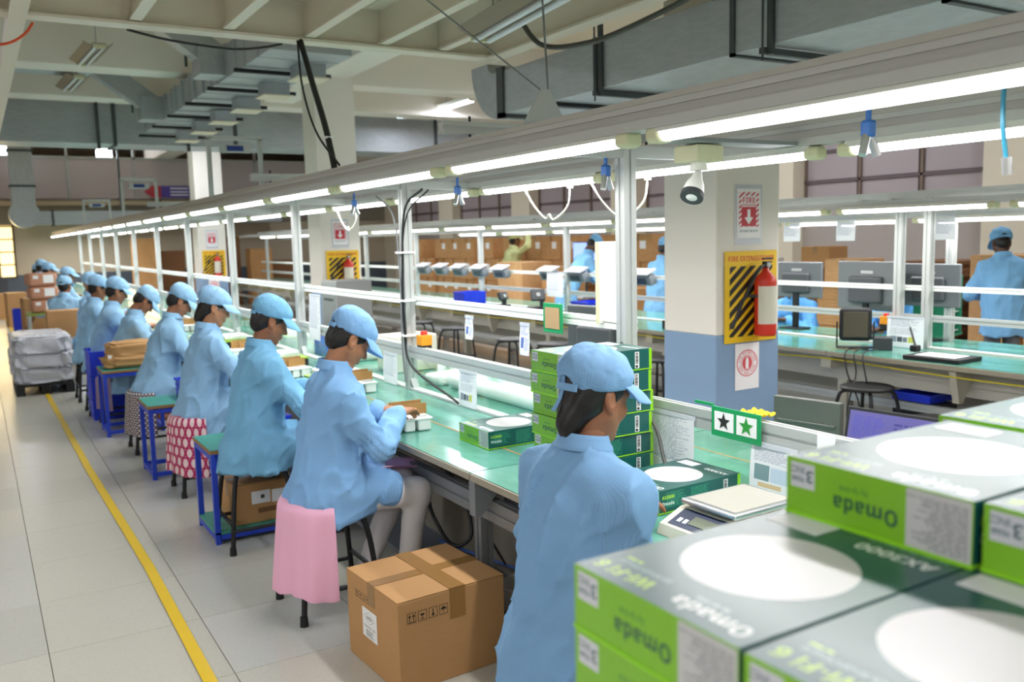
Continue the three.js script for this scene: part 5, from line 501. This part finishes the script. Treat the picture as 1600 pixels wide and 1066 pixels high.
{ const t = thing('computer_tower', 'black computer tower under the second bench', 'computer', [5.75, .0, -4.02], 0); part(t, 'case', rbx(.18, .4, .42, .3, .2, 0, .008), mat.black); part(t, 'trim', rbx(.004, .3, .012, .208, .22, .1, .001), M(0x2a6f9a, .4)); part(t, 'badge', rbx(.003, .03, .03, .209, .1, .17, .001), mat.lightGrey); }
{ const t = thing('power_strip', 'white socket strip with pale blue outlets under the second bench', 'socket', [5.87, .6, -3.0]); part(t, 'body', rbx(.03, .08, .34, 0, 0, 0, .005), M(0xd8d8d0, .5)); for (const z of [-.1, 0, .1]) part(t, 'outlet', rbx(.008, .05, .06, -.016, 0, z, .003), M(0x8ac0d0, .5)); }
{ const t = thing('green_rack', 'green slotted circuit board rack behind the second bench posts', 'rack', [7.15, TT, -4.65], .3); for (const s of [-1, 1]) part(t, 'side', rbx(.015, .52, .3, s * .17, .26, 0, .003), mat.greenRack); for (let k = 0; k < 9; k++) part(t, 'slot', rbx(.33, .008, .26, 0, .04 + k * .055, 0, .002), M(0xbfd2c8, .5)); part(t, 'base', rbx(.36, .015, .32, 0, .008, 0, .003), mat.greenRack); }
for (const [x, z, s, l] of [[6.0, -9.3, .9, 'black test fixture on the second bench beside the large blue bin'], [5.95, -7.6, 1, 'black clamshell machine on the second bench'], [5.95, -6.6, 1.1, 'tilted black display unit on the second bench'], [5.95, -10.1, .7, 'flat black tray machine on the second bench'], [6.0, -17.2, .8, 'black instrument on the far part of the second bench'], [6.0, -16.4, .8, 'second black instrument on the far part of the second bench']]) { const t = thing('test_fixture', l, 'machine', [x, TT, z], rr(-.5, .5), 'black machines on the second bench'); part(t, 'base', rbx(.26 * s, .08 * s, .24 * s, 0, .04 * s, 0, .008), mat.black); part(t, 'arm', rbx(.05, .2 * s, .05, .06 * s, .16 * s, 0, .006), mat.darkGrey); part(t, 'head', (() => { const g = rbx(.2 * s, .16 * s, .06, 0, 0, 0, .01); g.rotateX(-.4); g.translate(0, .24 * s, .02); return g; })(), M(0x3c4044, .45)); part(t, 'dial', (() => { const g = cyl(.03 * s, .01, 0, 0, 0); g.rotateX(1.2); g.translate(0, .25 * s, .06); return g; })(), mat.lightGrey); }
for (let k = 0; k < 9; k++) { const t = thing('handset_unit', NTH[k + 1] + ' grey handset unit from the right on the second bench upper rail', 'handset', [6.3, 1.2, -7.6 - k * .62 - (k > 3 ? .6 : 0)], 0, 'grey handset units on the upper rail'); part(t, 'shell', (() => { const g = rbx(.1, .12, .34, 0, 0, 0, .02, 2); g.rotateZ(.4); return g; })(), M(0x7d8188, .45)); part(t, 'keypad', (() => { const g = rbx(.004, .07, .2, -.053, 0, 0, .002); g.rotateZ(.4); return g; })(), M(0x3c4452, .5)); part(t, 'top_cover', (() => { const g = rbx(.16, .02, .36, 0, .09, 0, .008); g.rotateZ(.4); return g; })(), M(0xb6b8be, .5)); }
for (const [y, z, l] of [[1.86, -4.75, 'paper tag hanging under the second bench lights left of the post'], [1.86, -5.3, 'paper tag hanging under the second bench lights near the column'], [1.86, -3.9, 'paper tag hanging under the second bench lights right of the posts'], [1.86, -3.2, 'paper tag hanging under the second bench lights at the right edge']]) hung(l, shB, 6.765, 1.79, z * 1.12, .2, .2, .01); hung('white card on the upper rail of the second bench', shB, 6.2, 1.24, -9.2, .36, .3, .02); hung('white sheet standing behind the second bench post', shA, 6.2, 1.0, -4.3, .32, .24, .02);
{ const t = thing('green_frame_card', 'green framed card on the upper rail above the aisle stools', 'card', [XP - .01, 1.315, -3.45], -Math.PI / 2); part(t, 'frame', [rbx(.16, .14, .006, 0, 0, 0, .002)], mat.greenFrame); part(t, 'card', rbx(.12, .1, .003, 0, 0, .005, .001), M(0xb89a70, .7)); }
{ const t = thing('cabinet_unit', 'grey steel instrument cabinet behind the worker in teal-tinted coat', 'cabinet', [3.6, 0, -9.6], 0); part(t, 'case', rbx(.42, 1.26, .5, 0, .63, 0, .01), M(0x9a9c9a, .45, { metalness: .3 })); part(t, 'door', rbx(.006, 1.1, .42, -.212, .62, 0, .003), M(0x8c8f8e, .45, { metalness: .3 })); part(t, 'slot', rbx(.008, .03, .3, -.214, 1.05, 0, .002), mat.darkGrey); }
{ const t = thing('tablet', 'dark tablet screen on a stand behind the row', 'tablet', [2.6, TT, -9.6], -1.2); part(t, 'frame', (() => { const g = rbx(.3, .22, .015, 0, .2, 0, .006); g.rotateX(-.3); return g; })(), mat.black); part(t, 'stand', rbx(.06, .12, .1, 0, .06, 0, .006), mat.darkGrey); }
// ---------- carton stores behind the second bench ----------
const cs = bigCarton('tan carton in the tall wall of cartons at far right', [0, 0, 0], 0, .62, .46, .55, { mat: mat.cartonLight, group: 'cartons in the right store' });
{ let first = true; for (let c = 0; c < 5; c++) for (let r = 0; r < 3; r++) { const p = [9.3, r * .465, -2.9 - c * .58]; if (r < 3) { const lab = 'tan carton, ' + ['bottom', 'middle', 'top'][r] + ' row, ' + NTH[c + 1] + ' stack from the right in the far right carton wall'; if (first) { cs.position.set(...p); cs.userData.label = lab; first = false; } else dup(cs, p, rr(-.01, .01), lab); } } }
const pile = (label, x, z, n, w, d, h, m, group) => { const t = thing('flat_carton_pile', label, 'cardboard', [x, 0, z], .03, group); part(t, 'pallet', [bx(w, .03, d, 0, .1, 0), bx(w, .08, .1, 0, .045, 0), bx(w, .08, .1, 0, .045, d / 2 - .06), bx(w, .08, .1, 0, .045, -d / 2 + .06)], mat.woodEdge); for (let k = 0; k < n; k++) part(t, 'folded_carton', bx(w * rr(.92, 1), h, d * rr(.92, 1), rr(-.02, .02), .12 + h * (k + .5) * 1.02, rr(-.02, .02), rr(-.03, .03)), m); return t; };
pile('dark brown pile of folded cartons left of the tan cartons', 9.2, -7.65, 26, .9, .95, .042, mat.cartonDark, 'folded carton piles'); pile('dark brown pile of folded cartons between the posts', 9.4, -6.0, 28, .9, .7, .042, mat.cartonDark, 'folded carton piles'); pile('lighter pile of folded cartons under the open box', 8.75, -6.75, 22, .6, .6, .042, mat.kraft, 'folded carton piles');
bigCarton('open tan carton on top of the folded piles', [8.75, 1.07, -6.75], .1, .5, .28, .45, { mat: mat.cartonLight }); bigCarton('small tan carton behind the open one on the piles', [9.2, 1.236, -7.55], .1, .4, .25, .4);
const cl = bigCarton('brown labelled carton, bottom layer, first stack from the right beyond the second bench', [8.9, 0, -10.6], 0, .55, .42, .6, { mat: mat.carton, group: 'cartons in the long wall' });
part(cl, 'label', rbx(.001, .12, .14, -.2762, .26, .1, .0004), mat.paper);
for (let c = 0; c < 14; c++) for (let r = 0; r < (c % 5 === 2 ? 3 : 4); r++) { if (!c && !r) continue; dup(cl, [9.0 + rr(-.04, .04) + (c % 3) * .06, r * .425, -10.6 - c * .63], rr(-.02, .02), 'brown labelled carton, ' + ['bottom', 'second', 'third', 'top'][r] + ' layer, ' + NTH[c + 1] + ' stack from the right beyond the second bench'); }
bigCarton('open tan carton in front of the worker in yellow', [8.0, 0, -12.8], 0, .6, 1.28, .8, { mat: mat.cartonLight, flaps: false }); bigCarton('second tall carton beside the blue screen', [8.2, 0, -11.9], 0, .55, 1.2, .5, { mat: mat.carton }); bigCarton('tall brown carton under the blue screen', [8.4, 0, -10.3], 0, .5, .9, .5, { mat: mat.carton });
for (let k = 0; k < 6; k++) bigCarton(['stacked', 'tall'][k % 2] + ' brown carton by the far wall, number ' + ['one', 'two', 'three', 'four', 'five', 'six'][k] + ' from the right', [7.6 - k * .75, 0, -25.5 + (k % 2) * .5], 0, .6, 1.2 + (k % 3) * .35, .5, { mat: k % 2 ? mat.carton : mat.cartonDark });
{ const t = thing('computer_screen', 'pale blue lit computer screen by the stooping worker', 'screen', [8.1, .9, -11.15], -Math.PI / 2 + .5); part(t, 'frame', rbx(.44, .3, .03, 0, .55, 0, .006), mat.black); part(t, 'display', rbx(.41, .27, .004, 0, .55, .017, .001), M(0x9fb4f0, .3, { emissive: 0x8098f0, emissiveIntensity: .7 })); part(t, 'arm', bar([0, -.1, 0], [0, .5, -.02], .02), mat.darkGrey); part(t, 'stand', rbx(.3, .02, .2, 0, -.12, 0, .004), mat.darkGrey); }
{ const t = thing('screen_table', 'grey table carrying the lit computer screen', 'table', [8.1, 0, -11.15]); part(t, 'table_top', rbx(.5, .03, .5, 0, .755, 0, .004), mat.lightGrey); for (const [i, j] of [[-1, -1], [1, -1], [1, 1], [-1, 1]]) part(t, 'leg', bx(.04, .74, .04, i * .2, .37, j * .2), mat.grey); }
{ const t = thing('white_cabinet', 'white cabinet behind the left monitor of the second bench', 'cabinet', [8.9, 0, -8.6]); part(t, 'case', rbx(.5, 1.35, .9, 0, .675, 0, .01), M(0xdcdcda, .5)); part(t, 'door', rbx(.01, 1.2, .42, -.252, .68, -.22, .003), mat.white); part(t, 'door', rbx(.01, 1.2, .42, -.252, .68, .22, .003), mat.white); }
// under the assembly bench: metal channel box and cables near the pink tunic
{ const t = thing('channel_box', 'grey metal channel box lying on the shelf under the bench', 'box', [1.93, .2, -3.1], .25); part(t, 'shell', rbx(.34, .1, .12, 0, 0, 0, .006), M(0xb2aca2, .5)); part(t, 'cover', rbx(.32, .012, .125, 0, .05, 0, .003), M(0xa49e94, .5)); }
{ const t = thing('under_bench_cables', 'black and blue cables looped under the bench', 'cable'); part(t, 'cable', tube([[1.85, .62, -3.75], [1.88, .5, -3.6], [1.86, .32, -3.5], [1.8, .28, -3.55], [1.74, .4, -3.62], [1.78, .5, -3.8]], .009, 50, 6), mat.cableBlack); part(t, 'cable', tube([[1.8, .26, -3.7], [1.9, .24, -3.4], [2.0, .22, -3.15]], .008, 30, 6), M(0x3a5a9a, .5)); part(t, 'cable', tube([[1.83, .56, -3.4], [1.86, .4, -3.35], [1.9, .26, -3.25]], .006, 30, 6), mat.cableBlack); }

scene.traverse(o => { if (o.isLight) o.castShadow = true; });
renderer.render(scene, camera);
